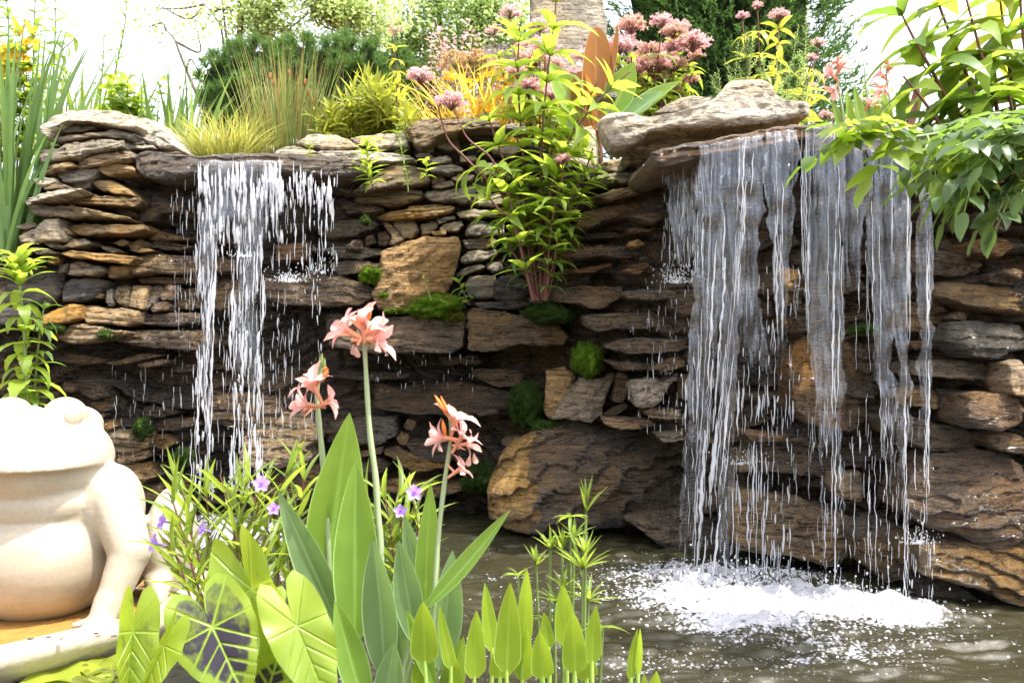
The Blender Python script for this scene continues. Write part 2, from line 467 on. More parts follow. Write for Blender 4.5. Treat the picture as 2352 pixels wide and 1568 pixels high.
def rock_core():
    """the layered rock behind the stacked stones"""
    x = np.arange(-260, 2760, 4.2); y = np.arange(300, 1290, 3.6)
    Xp, Yp = np.meshgrid(x, y)
    top = np.interp(Xp, [-260, 60, 100, 300, 400, 840, 900, 1150, 1400, 1500, 2060, 2760], [560, 560, 330, 330, 408, 408, 322, 322, 395, 375, 335, 300])
    Yp = np.maximum(Yp, top)
    P = np.stack([Xp.ravel() / 300, Yp.ravel() / 300, 0 * Xp.ravel()], -1)
    n1 = fbm(P * 1.5, 3).reshape(Xp.shape); n2 = fbm(P * 6 + 9, 3).reshape(Xp.shape)
    # courses of slabs with random setbacks
    yy = Yp + 46 * n1 + 7 * n2 + 9 * np.sin(Xp / 210 + 1.5 * np.sin(Yp / 70))
    cuts = np.cumsum(np.random.default_rng(5).choice([13, 18, 24, 34, 46, 62], 60, p=[.16, .2, .2, .2, .14, .1])) + 180
    row = np.searchsorted(cuts, yy).astype(float)
    lo = np.concatenate([[180 - 60], cuts])[row.astype(int)]; hi = np.concatenate([cuts, [cuts[-1] + 60]])[np.minimum(row.astype(int), 59)]
    fr = np.clip((yy - lo) / (hi - lo), 0, 1)
    xo = Xp + 14 * n2 + 34 * n1 + 900 * _hash(row, row * 0 + 3, row * 0)
    wd = 70 + 190 * _hash(row, row * 0 + 5, row * 0)
    lean = 0.075 * (.5 - fr) * (hi - lo) / 27.0
    fr = 0.5 - np.abs(fr - .5); fr = fr * (hi - lo) / 27.0; fr = np.minimum(fr, .5)
    col = np.floor(xo / wd); fc = (xo / wd - col)
    setb = _hash(row, col, col * 0 + 7) * (0.35 + 0.65 * _hash(row, row * 0, row * 0 + 2)) * 1.35
    groove = np.clip(1 - np.minimum(fr, 1 - fr) / 0.13, 0, 1) + 0.8 * np.clip(1 - np.minimum(fc, 1 - fc) * wd / 7, 0, 1)
    strat = vnoise(np.stack([Xp.ravel() / 60, Yp.ravel() / 4.5, 0 * Xp.ravel() + 2], -1)).reshape(Xp.shape)
    pl = -yy / 9.0 + .8 * n2 + .5 * setb * 7
    strat = 1.0 * strat + 2.2 * ((pl - np.floor(pl)) - .5) * (.3 + _hash(np.floor(pl), np.floor(Xp / 70 + n2), row))
    niche = 0.22 * np.exp(-((Xp - 1000) / 260) ** 2) * np.clip((Yp - 790) / 40, 0, 1) * np.clip((1200 - Yp) / 60, 0, 1)
    wy = np.interp(Xp, _wx, _wy) + 0.10 * np.maximum(0, (900 - Yp) / 600)
    Yw = wy + 0.10 - 0.17 * setb + 0.085 * np.clip(groove, 0, 1) + 0.015 * strat + lean + 0.05 * n2 + niche
    Yw[0] += .5; Yw[1] += .25
    G = np.stack([(Xp - CX) / F * wy, Yw, CAMZ - (Yp - CY) / F * wy], -1)
    mb = MB(); mb.grid(G)
    o = mb.build("rock_face", ROCK["C"])
    tag(o, "dark wet layered rock face in the gaps behind all the stacked stones", "rock face")


rock_core()

STONES = []       # (object, centre in the photograph, size)
LAND = {}         # named stones and things other labels point at


def resample(P, n):
    P = np.asarray(P, float); Q = np.vstack([P, P[:1]])
    d = np.concatenate([[0], np.cumsum(np.linalg.norm(np.diff(Q, axis=0), axis=1))])
    u = np.linspace(0, d[-1], n, endpoint=False)
    return np.stack([np.interp(u, d, Q[:, i]) for i in range(2)], -1)


def stone(poly, code, p=0.1, d=0.16, label=None, name=None, lay=0.0, bulge=None, key=None, bias=0.5, cat="stone", tilt=0.0, layh=0):
    """one loose stone: outline in photo pixels, real thickness 2*d, front face p proud of the wall"""
    poly = np.array(poly, float)
    c = poly.mean(0)
    Yf = wallY(*c) - p
    seed = len(STONES) * 3.71 + 1
    pts = np.stack([(poly[:, 0] - CX) / F * Yf, CAMZ - (poly[:, 1] - CY) / F * Yf], -1)
    c3 = pts.mean(0); pts = pts - c3
    per = np.linalg.norm(np.diff(np.vstack([pts, pts[:1]]), axis=0), axis=1).sum()
    n = int(np.clip(per / 0.010, 44, 150))
    # cut corners a little, then jitter the outline
    pts = resample(pts, n)
    for _ in range(1 if n < 110 else 2): pts = 0.25 * np.roll(pts, 1, 0) + 0.5 * pts + 0.25 * np.roll(pts, -1, 0)
    ev, ax = np.linalg.eigh(np.cov(pts.T))
    A = ax[:, 1]; A = A if A[0] > 0 else -A
    B = np.array([-A[1], A[0]])
    ha = np.abs(pts @ A).max(); hb = np.abs(pts @ B).max()
    jit = vnoise(np.stack([pts[:, 0] * 34, pts[:, 1] * 34, np.full(n, seed)], -1)) * 0.007 + vnoise(np.stack([pts[:, 0] * 90, pts[:, 1] * 90, np.full(n, seed)], -1)) * 0.0045
    rad = pts / (np.linalg.norm(pts, axis=1)[:, None] + 1e-6)
    pts = pts + rad * jit[:, None] * min(1, hb / 0.04)
    sp = max(0.0, ha - hb) * 0.85
    S = np.clip(pts @ A, -sp, sp)[:, None] * A[None]
    d = min(d, max(0.05, 1.6 * ha))
    nf = int(np.clip(hb / 0.007, 6, 26))
    bev = min(0.035, 0.30 * hb)
    fs = np.linspace(0, 1, nf) ** 0.8
    rings, ys = [], []
    for s_ in fs:
        rings.append(S + (pts - S) * (s_ * 0.985)); ys.append(-d)
    rings.append(pts); ys.append(-d + bev * .55)
    nb = int(np.clip(2 * d / 0.035, 4, 9))
    for k, s_ in enumerate(np.linspace(0, 1, nb)):
        rings.append(S + (pts - S) * (1.0 - 0.10 * s_ ** 2)); ys.append(-d + bev + (2 * d - bev) * s_)
    rings.append(S + (pts - S) * 0.4); ys.append(d)
    G = np.stack(rings); Yv = np.repeat(np.array(ys)[:, None], n, 1)
    nfr = nf + 1
    # the front: a few tilted facets, a soft edge, broken layers
    r_ = np.random.default_rng(int(seed * 100))
    fa = np.full((nfr, n), -1e9)
    for _ in range(4):
        g = r_.normal(0, 1, 2) * np.array([0.13, 0.16]); g[1] += bias
        fa = np.maximum(fa, G[:nfr, :, 0] * g[0] + G[:nfr, :, 1] * g[1] - abs(r_.normal(0, .25)) * hb * .5)
    fa -= fa.mean()
    fa = np.clip(fa, -d * .9, d * 1.1)
    s_all = np.concatenate([fs, [1.02]])
    edge = bev * np.clip((s_all - 0.62) / 0.4, 0, 1) ** 2.2
    if bulge: edge = edge + bulge * s_all ** 2
    Yv[:nfr] += fa + edge[:, None]
    Yv[nfr:nfr + 1] = np.maximum(Yv[nfr:nfr + 1], Yv[nfr - 1:nfr] + .004)
    for k in range(nfr + 1, len(Yv)): Yv[k] = np.maximum(Yv[k], Yv[k - 1] + .002)
    V = np.stack([G[..., 0], Yv, G[..., 1]], -1).reshape(-1, 3)
    al = V[:, 0] * A[0] + V[:, 2] * A[1]; ac = V[:, 0] * B[0] + V[:, 2] * B[1]
    sd = np.full(len(V), seed)
    big = min(hb, .16)
    ct, sn_ = math.cos(R(tilt)), math.sin(R(tilt))
    al, ac = al * ct + ac * sn_, ac * ct - al * sn_
    V0 = np.stack([al, V[:, 1], ac], -1)
    q = V0 + sd[:, None]
    w = np.ones(len(V)); w[:n] = 1
    disp = 0.13 * big * fbm(q / (big * 1.5), 2) + 0.010 * np.clip(fbm(q / 0.05, 3), -1, 1) - .007 * np.abs(fbm(q / .09 + 33, 2))
    st = vnoise(np.stack([al * 4 + seed, V[:, 1] * 2, (ac + .02 * vnoise(q * 5)) * (52 if lay else 40)], -1))
    stp = np.sign(st) * np.abs(st) ** .6
    fq = 1 / (layh or min(max(.022, hb * .55), .06))
    ph = ac * fq + .55 * vnoise(np.stack([al * 5 + seed, ac * 2, V[:, 1] * 3], -1)) + .25 * vnoise(np.stack([al * 19 + seed, ac * 9, V[:, 1] * 3], -1)) + seed
    saw = (ph - np.floor(ph)) - .5
    amp = .1 + 1.3 * _hash(np.floor(ph), np.floor(ph) * 0 + int(seed), np.floor(al * 5 + .6 * vnoise(V0 * 9 + seed) + 1.7 * np.floor(ph)))
    front = np.zeros(G.shape[:2]); front[:nfr + 2] = 1; front = front.ravel()
    V[:, 1] += front * (disp * 1.25 + 0.003 * stp + (.006 + 2.6 * lay) * saw * amp + .010 * min(1, lay * 400) * np.clip(1 - (.5 - np.abs(saw)) / .07, 0, 1))
    up = 0.055 * big * vnoise(q / (big * 1.1) + 40) + 0.004 * fbm(q / .04 + 9, 2)
    V[:, 2] += up; V[:, 0] += 0.04 * big * vnoise(q / big + 70)
    V += np.array([c3[0], Yf + d, c3[1]])
    mb = MB(); mb.grid(V.reshape(G.shape[0], n, 3), close=True)
    o = mb.build(name or "stone", ROCK[code], loc=(c3[0], Yf + d, c3[1]))
    STONES.append((o, c, code, poly, label))
    if label: tag(o, label, cat)
    if key: LAND[key] = c
    return o


SC = {1: (0, 0, 3.4133), 2: (574.2, 0, 3.4133), 3: (1148.4, 0, 3.4133), 5: (0, 401.9, 3.4133), 6: (574.2, 401.9, 3.4133), 7: (1148.4, 401.9, 3.4133),
      8: (1720.4, 401.9, 3.4133), 11: (0, 803.9, 3.7236), 12: (574.2, 803.9, 3.7236), 13: (1148.4, 803.9, 3.7236), 14: (1720.4, 803.9, 3.7236), 0: (0, 0, 1.0)}

# tile, rock, how far proud (m), half depth (m), layering, outline
DATA = """
1 G .16 .15 0 490,1030 560,995 700,985 745,1000 650,1030 500,1045
1 G .20 .15 0 345,1065 400,1070 680,1060 860,1005 960,1012 1050,1040 1000,1080 760,1070 560,1110 400,1115
1 G .22 .15 .003 295,1190 310,1165 600,1110 830,1080 950,1090 955,1150 700,1195 560,1250 330,1275 300,1240
1 T .21 .15 .004 590,1300 620,1240 780,1200 1000,1165 1025,1215 960,1260 680,1310 620,1325
1 T .19 .12 0 325,1320 400,1270 560,1265 580,1300 480,1340 340,1365
1 G .12 .15 0 950,1105 1000,1090 1130,1105 1135,1130 970,1142
1 G .14 .15 0 958,1142 1180,1130 1225,1160 1050,1172 970,1166
1 T .20 .15 0 745,1330 780,1290 900,1285 1040,1310 1040,1350 860,1378
1 G .17 .15 .003 400,1350 600,1325 760,1320 740,1370 680,1420 520,1432
1 G .10 .15 0 1040,1180 1240,1165 1400,1185 1300,1240 1090,1262
5 G .18 .13 0 245,30 330,15 420,20 440,60 330,95 265,66
5 T .21 .12 0 330,80 400,50 500,70 550,105 450,112 340,120
5 T .20 .15 0 705,50 730,30 870,40 1000,110 1060,165 900,152 760,105
5 G .12 .12 0 560,15 720,25 700,100 600,130 480,60
5 L .30 .18 0 200,195 240,170 360,130 560,105 650,115 520,155 380,188 240,210
5 T .22 .17 .003 480,205 620,160 800,160 1080,170 1085,210 1040,245 720,230 540,232
5 G .24 .17 .002 200,197 300,210 380,250 560,235 700,270 980,322 960,342 840,336 560,330 380,330 280,320
5 T .10 .12 0 890,268 990,262 1060,300 1040,330 950,322
5 T .05 .12 0 560,340 760,345 1000,350 1100,375 900,385 640,372
5 L .24 .2 0 330,325 430,322 440,400 500,480 480,520 300,522 220,470 260,420
5 G .22 .15 0 130,480 180,440 280,400 300,520 250,545 160,522
5 B .20 .12 0 125,410 180,375 260,372 280,400 200,430
5 O .24 .17 0 490,400 640,375 800,390 1000,385 1120,380 1125,430 1000,465 780,470 640,475 560,442
5 G .20 .08 0 460,390 500,400 560,460 530,468
5 G .20 .12 0 480,560 560,510 660,490 700,540 560,572
5 T .18 .1 0 885,530 960,505 1000,530 960,562
5 T .19 .1 .004 1000,540 1080,500 1130,520 1120,560 1040,582
5 T .20 .1 .003 780,550 860,560 930,590 900,615 840,612
5 G .22 .1 0 330,520 420,530 480,560 400,572
5 T .22 .1 .003 1000,585 1100,565 1200,590 1100,612
5 t .12 .12 .004 1120,520 1250,510 1400,540 1540,560 1400,590 1180,575
5 t .13 .12 .004 1090,430 1250,440 1400,480 1540,500 1300,520 1150,500
5 O .26 .17 .002 460,610 540,590 640,600 900,620 1060,640 1000,700 860,680 640,655 540,642
5 t .22 .18 .003 1020,705 1060,640 1180,612 1400,625 1560,640 1560,760 1400,775 1200,770 1060,792 1030,772
5 G .19 .15 .003 527,782 540,690 600,670 800,720 820,750 720,790 600,792
5 T .17 .12 0 835,762 840,720 900,700 1000,710 1020,760 960,800 860,806
5 B .18 .17 0 490,862 530,800 650,800 820,830 790,880 740,960 640,995 500,1000 480,922
5 T .19 .08 0 725,942 760,920 810,940 790,970 740,966
5 t .16 .15 0 1070,812 1300,800 1540,800 1560,842 1300,852 1090,846
5 T .20 .13 0 895,872 1000,860 1010,1030 940,1022 890,960
5 T .21 .13 0 1012,862 1140,860 1138,1050 1018,1032
5 t .20 .13 0 1142,866 1280,866 1240,960 1180,1050 1134,1062
5 o .23 .12 0 1240,900 1320,865 1380,872 1370,960 1280,990 1245,952
5 o .24 .12 0 1170,1050 1200,1000 1290,980 1340,1020 1310,1060 1200,1076
5 G .19 .1 0 818,902 860,890 900,1010 870,1032 830,982
5 t .15 .15 .003 1390,880 1560,870 1560,1040 1420,1060 1350,1020
5 O .27 .15 0 245,1157 330,1090 480,1030 560,1005 620,1040 620,1120 560,1155 400,1175 280,1186
5 T .24 .16 .002 635,1042 720,1020 820,1050 950,1040 1070,1072 1050,1160 980,1192 820,1165 700,1172 640,1112
5 W .24 .17 .004 1060,1092 1300,1080 1560,1080 1540,1160 1400,1187 1200,1175 1090,1162
5 T .28 .18 .006 300,1245 500,1200 560,1165 700,1180 860,1220 960,1215 1000,1240 820,1290 600,1322 480,1302
5 t .29 .19 .007 880,1252 1040,1220 1300,1215 1560,1220 1620,1290 1560,1372 1300,1362 1100,1342 920,1302
5 t .20 .16 .004 840,1472 1000,1430 1120,1400 1280,1410 1100,1452 900,1492
5 t .22 .15 .004 1060,1482 1280,1445 1340,1460 1200,1502 1090,1512
5 W .22 .15 .004 1320,1502 1540,1480 1580,1530 1400,1545
5 W .12 .15 .004 380,1432 560,1400 700,1420 860,1450 700,1482 480,1472
5 t .19 .15 .004 1640,702 1700,640 1820,660 1860,760 1700,770
5 t .18 .16 .003 1660,862 1720,810 1840,820 1900,900 1860,1010 1740,1062 1660,1042
5 B .10 .2 0 0,742 60,720 450,720 460,960 400,1012 200,1032 -90,1002
5 B .12 .2 0 -90,1042 80,1030 230,1060 260,1140 110,1180 -90,1172
5 O .20 .1 .004 370,642 450,640 450,690 380,702
5 G .21 .1 .003 200,562 330,570 430,610 300,622
5 B .16 .12 0 450,702 530,690 520,762 460,772
5 t .10 .15 .003 1085,200 1200,190 1420,205 1440,290 1250,300 1200,360 1090,370
5 W .08 .12 .003 1440,300 1560,290 1560,350 1440,340
6 L .12 .14 0 1355,150 1380,122 1560,110 1740,70 1780,100 1750,170 1680,222 1450,212 1370,182
2 L .18 .20 0 360,1122 440,1045 640,1035 760,1082 860,1150 700,1187 480,1172
2 L .16 .20 0 762,1077 1000,1035 1180,1018 1240,1080 1250,1160 1000,1172 862,1152
2 L .34 .14 0 180,1202 270,1135 400,1150 520,1190 400,1230 220,1217
2 L .24 .22 0 480,1192 700,1180 1000,1180 1200,1200 1300,1240 1180,1262 1000,1282 860,1282 600,1232
2 L .12 .12 0 1430,1112 1480,1080 1600,1062 1650,1110 1630,1160 1540,1177 1440,1152
2 G .14 .12 0 1310,1167 1440,1160 1440,1190 1320,1192
2 G .15 .1 0 1290,1217 1340,1192 1400,1197 1440,1230 1310,1237
2 L .16 .12 0 1380,1244 1540,1215 1590,1250 1500,1277 1390,1272
2 L .18 .14 0 1400,1312 1560,1285 1640,1300 1680,1330 1560,1357 1420,1347
2 T .08 .12 0 1410,1360 1520,1370 1540,1440 1420,1450
2 L .12 .12 0 1580,1402 1640,1362 1760,1370 1740,1410 1640,1427
2 G .14 .12 0 1420,1472 1500,1430 1580,1412 1610,1450 1500,1477
2 L .10 .12 0 1640,1222 1760,1215 1790,1262 1645,1267
2 B .08 .14 0 1620,1042 1860,1060 1890,1102 1680,1082
2 L .10 .16 0 1990,972 2156,965 2170,1040 2000,1012
2 G .08 .14 0 1700,1290 1900,1270 2050,1300 2000,1390 1780,1370
2 G .06 .14 0 1880,1110 2050,1100 2150,1150 2050,1230 1900,1200
6 T .17 .15 .004 800,202 840,150 1000,120 1160,95 1340,120 1355,170 1300,202 1120,255 960,222 860,226
6 t .10 .14 .002 690,237 760,195 860,212 970,225 1050,260 1000,282 860,292 770,302
6 T .16 .16 .004 990,332 1080,290 1300,240 1500,225 1610,250 1580,290 1400,330 1200,347 1050,352
6 T .12 .12 0 860,262 1000,252 1050,268 980,288 870,292
6 G .12 .1 0 1480,422 1520,380 1660,350 1680,400 1620,440 1500,437
6 G .10 .1 0 1460,342 1590,315 1610,335 1480,382
6 L .13 .14 0 1610,292 1760,265 1960,290 1940,312 1760,332 1640,332
6 G .13 .13 0 1680,442 1720,372 1780,350 1890,380 1900,470 1780,482 1690,472
6 G .10 .12 0 1902,372 2000,382 1990,462 1902,472
6 G .08 .14 0 1780,130 2000,150 2050,220 1900,250 1700,220
6 T .15 .12 0 1030,372 1080,357 1170,450 1210,510 1130,560 1090,552 1110,482
6 T .12 .14 0 1100,357 1250,345 1300,360 1320,440 1280,490 1212,508 1150,432
6 G .12 .13 0 1660,512 1800,490 1930,500 1920,560 1800,582 1700,577
6 G .14 .13 0 1650,642 1720,592 1940,577 1940,620 1800,682 1690,702 1650,682
6 G .16 .13 0 1610,772 1700,712 1820,700 1850,725 1720,772 1620,802
6 G .11 .13 0 1850,672 1960,670 1990,750 1900,767 1840,722
6 B .22 .16 0 1680,852 1720,790 1800,780 1930,790 1920,960 1800,982 1700,942
0 B .25 .17 0 1136,645 1148,632 1185,627 1210,645 1217,668 1200,690 1150,695 1136,685
6 T .10 .1 0 1330,382 1460,350 1480,402 1440,440 1350,472
6 T .14 .08 0 1420,440 1540,435 1530,465 1430,470
6 g .13 .15 .003 440,582 700,560 1020,572 1030,620 860,662 700,652 640,612
6 g .15 .15 .002 640,672 860,662 1020,692 1000,730 860,762 700,790 620,722
6 o .24 .1 0 730,572 790,512 850,505 875,575 800,582
6 o .15 .14 .003 180,542 430,510 450,540 440,662 200,672
6 t .25 .18 .008 90,802 280,780 440,775 700,790 960,872 960,960 860,1022 560,1032 280,1012 100,962
6 g .07 .14 .003 530,472 680,350 940,330 1000,372 980,422 800,472 650,502
6 W .12 .1 0 900,472 960,460 990,532 900,562
6 W .13 .1 0 990,452 1060,430 1100,502 1060,562 1000,542
6 B .27 .14 0 1760,1002 1900,990 2156,985 2220,1010 2100,1052 1800,1047
12 W .05 .18 .004 680,232 700,170 1050,180 1400,200 1350,240 1000,262
12 W .05 .2 .003 1040,272 1300,330 1350,290 1780,270 2250,362 2280,482 2100,522 1800,562 1450,542 1060,502
12 W .03 .15 .003 1600,52 1960,40 1980,112 1660,132
12 t .04 .18 .003 1900,162 2340,160 2340,322 2100,302 1900,222
12 g .06 .18 .002 650,602 1250,560 1260,722 1100,812 640,792
12 t .11 .08 0 1310,642 1340,595 1420,610 1410,680 1340,682
12 t .10 .08 0 1250,742 1290,702 1360,740 1330,812 1260,802
12 W .10 .14 .002 1330,802 1380,762 1700,780 1750,882 1700,962 1400,922
12 t .13 .16 .004 1140,862 1250,820 1340,870 1700,962 1720,1002 1400,1052 1220,932 1140,902
12 t .13 .14 0 930,872 1120,830 1120,890 940,912
12 W .10 .14 0 940,962 1100,920 1200,980 1120,1062 950,1042
12 t .12 .18 .006 1050,1142 1250,1110 1550,1130 1560,1180 1860,1140 1860,1202 1560,1262 1100,1212
12 t .16 .12 0 2140,792 2230,740 2352,740 2340,820 2170,822
12 t .10 .1 0 1920,522 2100,500 2130,540 1960,562
11 t .10 .15 .002 630,292 800,280 870,300 910,400 800,430 680,372
11 t .09 .15 0 770,442 940,400 1000,440 960,510 820,532
11 W .09 .13 0 520,272 620,290 640,360 540,352
11 t .11 .12 0 770,542 880,540 880,580 780,582
11 t .12 .12 0 870,642 940,600 1000,650 920,692
11 W .08 .14 0 730,662 860,650 840,700 740,712
11 T .14 .18 .004 805,702 860,680 1100,690 1260,720 1240,850 1050,902 850,862
11 t .15 .16 .003 1180,742 1400,730 1500,800 1420,842 1200,802
11 t .14 .16 .005 860,902 1040,880 1250,860 1240,930 1080,962 900,962
11 t .17 .18 .004 920,1002 1100,962 1240,980 1350,1080 1200,1152 960,1102
11 t .20 .18 .004 980,1182 1200,1152 1450,1150 1500,1262 1300,1292 1100,1262
11 W .11 .16 .003 1200,622 1400,580 1600,590 1700,640 1500,692 1260,692
11 W .08 .16 .003 1200,482 1400,480 1500,540 1400,582 1250,572
11 W .16 .2 .008 1720,382 2000,370 2352,400 2420,520 2352,642 2000,662 1740,622
12 P .30 .2 .005 -80,522 240,540 400,560 570,662 570,760 480,852 540,902 480,982 300,1002 100,1002 -100,1002
12 W .26 .2 .008 -60,1052 540,1002 560,1202 400,1292 -60,1302
7 t .14 .16 .004 590,402 640,290 800,250 1080,200 1270,210 1270,330 1200,372 1000,332 800,362 700,422 600,412
7 t .17 .12 .003 1040,322 1250,295 1270,340 1180,377
7 W .10 .14 .002 610,482 700,445 980,460 980,490 700,497
7 t .13 .12 .002 990,432 1020,415 1220,420 1200,440 1000,452
7 O .22 .1 .003 1010,512 1100,500 1140,545 1060,572 1010,562
7 o .24 .18 .005 410,612 500,570 800,545 1050,570 1200,590 1200,620 1050,642 900,652 800,622 700,642 560,657 460,642
7 o .20 .16 .003 460,742 560,740 760,710 860,690 890,700 740,762 600,767
7 o .22 .15 .003 960,747 1080,690 1180,690 1150,740 1080,782
7 t .22 .17 .002 400,902 520,880 700,870 960,870 980,930 920,980 800,1052 720,1042 600,1012 430,992
7 t .20 .17 .004 650,1092 900,1085 1200,1080 1300,1110 1290,1182 1100,1212 900,1202 760,1232 660,1172
7 t .20 .16 .008 820,1342 960,1290 1100,1270 1400,1290 1500,1340 1400,1382 1000,1402
7 t .19 .13 .003 860,1472 1000,1460 1190,1480 1180,1522 1000,1532
7 t .14 .15 .005 980,900 1150,890 1480,910 1480,960 1200,980 1000,960
3 G .10 .12 0 700,782 760,752 920,710 920,762 760,787
3 L .17 .16 0 1050,1102 1080,1050 1200,1025 1500,1020 1800,1010 1700,1062 1430,1152 1200,1182 1060,1162
3 G .12 .13 0 980,1202 1000,1155 1060,1150 1200,1190 1150,1262 1000,1292 960,1242
3 G .14 .13 0 790,1342 800,1262 880,1240 960,1250 1010,1310 960,1342 850,1352
3 G .16 .14 .003 750,1402 770,1380 900,1340 1050,1340 1050,1402 960,1442 800,1437
3 L .16 .13 0 1030,1422 1050,1342 1100,1302 1190,1280 1190,1382 1100,1432
3 T .17 .15 .005 740,1542 900,1480 1170,1440 1160,1492 1000,1542 860,1570
8 W .02 .15 .002 1540,302 1760,280 1750,420 1560,442
8 W .03 .15 .002 1780,282 2050,300 2060,440 1820,452
8 t .10 .1 0 1900,412 1980,382 2020,442
8 t .13 .16 .005 1260,622 1380,560 1700,600 1870,690 1800,740 1640,792 1450,782 1280,762
8 o .16 .14 .002 1700,552 1800,500 2020,490 2110,560 1960,642 1880,622 1760,602
8 W .10 .1 0 1880,792 1960,760 2060,800 2060,860 1900,842
8 t .13 .08 0 2010,762 2080,732 2156,760 2120,822
8 t .18 .18 .006 1450,862 1560,820 1760,850 2170,880 2190,1102 1900,1062 1700,1012 1480,942
8 t .13 .15 .003 1240,992 1540,990 1570,1060 1480,1232 1260,1212
8 o .20 .1 0 1590,1112 1680,1070 1720,1090 1700,1140 1600,1132
8 o .20 .08 0 1540,1232 1570,1190 1610,1220 1560,1252
8 g .20 .18 .006 1590,1282 1640,1150 1800,1140 2000,1160 2190,1180 2190,1342 1980,1402 1920,1462 1740,1422 1640,1352
8 W .12 .14 .004 1250,1302 1540,1290 1580,1340 1300,1372
8 O .12 .15 0 260,762 300,720 400,740 410,872 310,902 270,842
8 t .10 .14 .002 250,902 400,890 420,1010 300,1032
8 o .14 .1 0 260,1142 330,1115 350,1160 270,1172
8 W .06 .14 .004 1260,820 1430,850 1440,960 1250,970
14 t .20 .17 .004 1340,202 1480,92 1800,90 2050,130 2200,192 2140,272 1800,252 1500,222
14 O .16 .15 0 1360,342 1600,300 1640,380 1600,502 1400,482
14 B .12 .15 0 1640,332 1880,330 1900,450 1740,512 1630,482
14 o .30 .17 .002 1900,482 1960,382 2080,360 2352,400 2400,500 2380,622 2150,692 1940,672 1880,602
14 O .26 .12 0 2220,302 2280,102 2400,80 2420,402 2260,392
14 o .25 .1 0 1740,592 1820,430 1860,460 1880,642 1780,642
14 t .21 .18 .003 1140,592 1400,580 1700,640 1900,690 1950,782 1930,862 1700,862 1540,852 1400,802
14 t .22 .15 0 2060,762 2180,702 2352,740 2400,882 2220,892 2120,842
14 W .22 .15 .006 -40,700 200,720 480,750 660,800 640,850 380,790 20,770
0 W .16 .2 .005 1720,1012 1800,1002 1890,1030 1950,1062 1900,1092 1750,1082
0 O .18 .14 0 1920,1092 1990,1085 1985,1152 1930,1142
0 t .24 .2 .005 1700,1135 1850,1150 1950,1180 2000,1242 1900,1292 1690,1262
0 P .22 .15 0 1960,1217 2040,1195 2080,1210 2050,1237 1970,1237
0 P .20 .15 .004 1700,1040 1760,1020 1790,1050 1760,1080 1700,1085
0 t .26 .16 .005 1990,1240 2060,1230 2110,1245 2110,1330 2040,1340 1990,1300
0 W .30 .18 .004 2110,1335 2200,1345 2300,1402 2120,1412
0 W .10 .18 .004 1440,1200 1560,1180 1700,1200 1700,1290 1560,1280
13 P .25 .16 .003 1120,302 1140,262 1240,250 1340,230 1400,270 1530,190 1540,242 1420,332 1380,442 1300,492 1160,492
13 P .26 .15 .003 1240,542 1300,502 1540,510 1580,590 1400,602 1290,582
13 o .32 .14 .003 880,592 960,580 1150,590 1280,600 1340,642 1200,672 1000,667 900,642
13 W .26 .12 .003 900,562 1080,460 1100,482 960,582
13 t .18 .13 .003 880,82 1000,90 1250,140 1250,172 1010,172 940,112
13 W .14 .13 .002 1000,232 1020,190 1110,210 1110,362 1050,442 960,432
13 P .28 .14 .004 1340,732 1560,700 1600,760 1400,792
13 t .16 .13 .005 1260,170 1420,90 1560,60 1600,130 1500,180
13 t .18 .15 .005 1560,240 1640,200 1720,280 1680,400 1560,420
"""


def tile(t, pairs):
    ox, oy, s = SC[t]
    return [(ox + float(a.split(",")[0]) / s, oy + float(a.split(",")[1]) / s) for a in pairs]


# the stones one names first
stone(tile(1, "340,1060 345,1000 365,940 430,890 560,848 810,836 1000,873 1065,985 1000,1004 700,962 540,962 430,1050 390,1090".split()), "L", .20, .26,
      "long pale weathered capstone topping the dry left stack", "capstone", .0005, key="the left capstone")
stone(tile(1, "930,865 1180,925 1290,1010 1385,1150 1290,1178 1040,1092 960,1010".split()), "L", .10, .22,
      "pale slab sloping down behind the capstone to the left waterfall lip", "capstone", .002)
stone([(305, 352), (325, 342), (365, 346), (455, 359), (560, 355), (640, 351), (720, 346), (790, 353), (836, 368), (840, 385), (770, 400), (640, 395), (540, 402), (455, 403), (400, 415), (335, 410), (307, 388)],
      "t", .42, .42, "broad brown lip slab that the left waterfall pours over", "lip_slab", .002, key="the left waterfall lip")
stone(tile(2, "1215,992 1280,930 1360,905 1660,910 1900,905 1970,960 1960,1002 1800,1012 1620,1042 1480,1082 1420,1142 1330,1182 1260,1122".split()), "T", .26, .24,
      "brown stone jutting out below the two pink flower heads", "overhanging_stone", .002, key="the brown overhanging stone")
stone(tile(2, "790,1512 900,1420 1000,1330 1110,1270 1220,1265 1390,1300 1405,1420 1330,1447 1100,1482 960,1492 850,1517".split()), "G", .22, .18,
      "big grey wedge stone right of the left waterfall with weeds before it", "stone", key="the grey wedge stone")
stone(tile(6, "1020,692 1030,592 1200,522 1350,477 1540,475 1630,462 1660,532 1620,702 1540,920 1450,912 1360,952 1240,1067 1060,1072 970,1022 955,922 1000,872".split()), "O", .30, .16,
      "large upright tan slab with a grey right edge, propped above the mossy ledge", "upright_slab", 0, key="the upright tan slab", bias=.05)
stone(tile(6, "560,1082 620,1070 820,1110 1080,1100 1370,1085 1500,1120 1680,1090 1690,1202 1670,1352 1600,1397 1300,1392 1000,1392 620,1342 570,1202".split()), "t", .34, .26,
      "long wet ledge block left of the crack, under the largest moss cushion", "ledge_block", .006, key="the mossy ledge")
stone([(1073, 720), (1090, 708), (1130, 710), (1205, 722), (1280, 740), (1308, 770), (1300, 790), (1250, 795), (1200, 790), (1160, 800), (1110, 808), (1073, 802)], "t", .36, .26,
      "rounded wet ledge block right of the crack, dark moss on its back", "ledge_block", .006, key="the right ledge block")
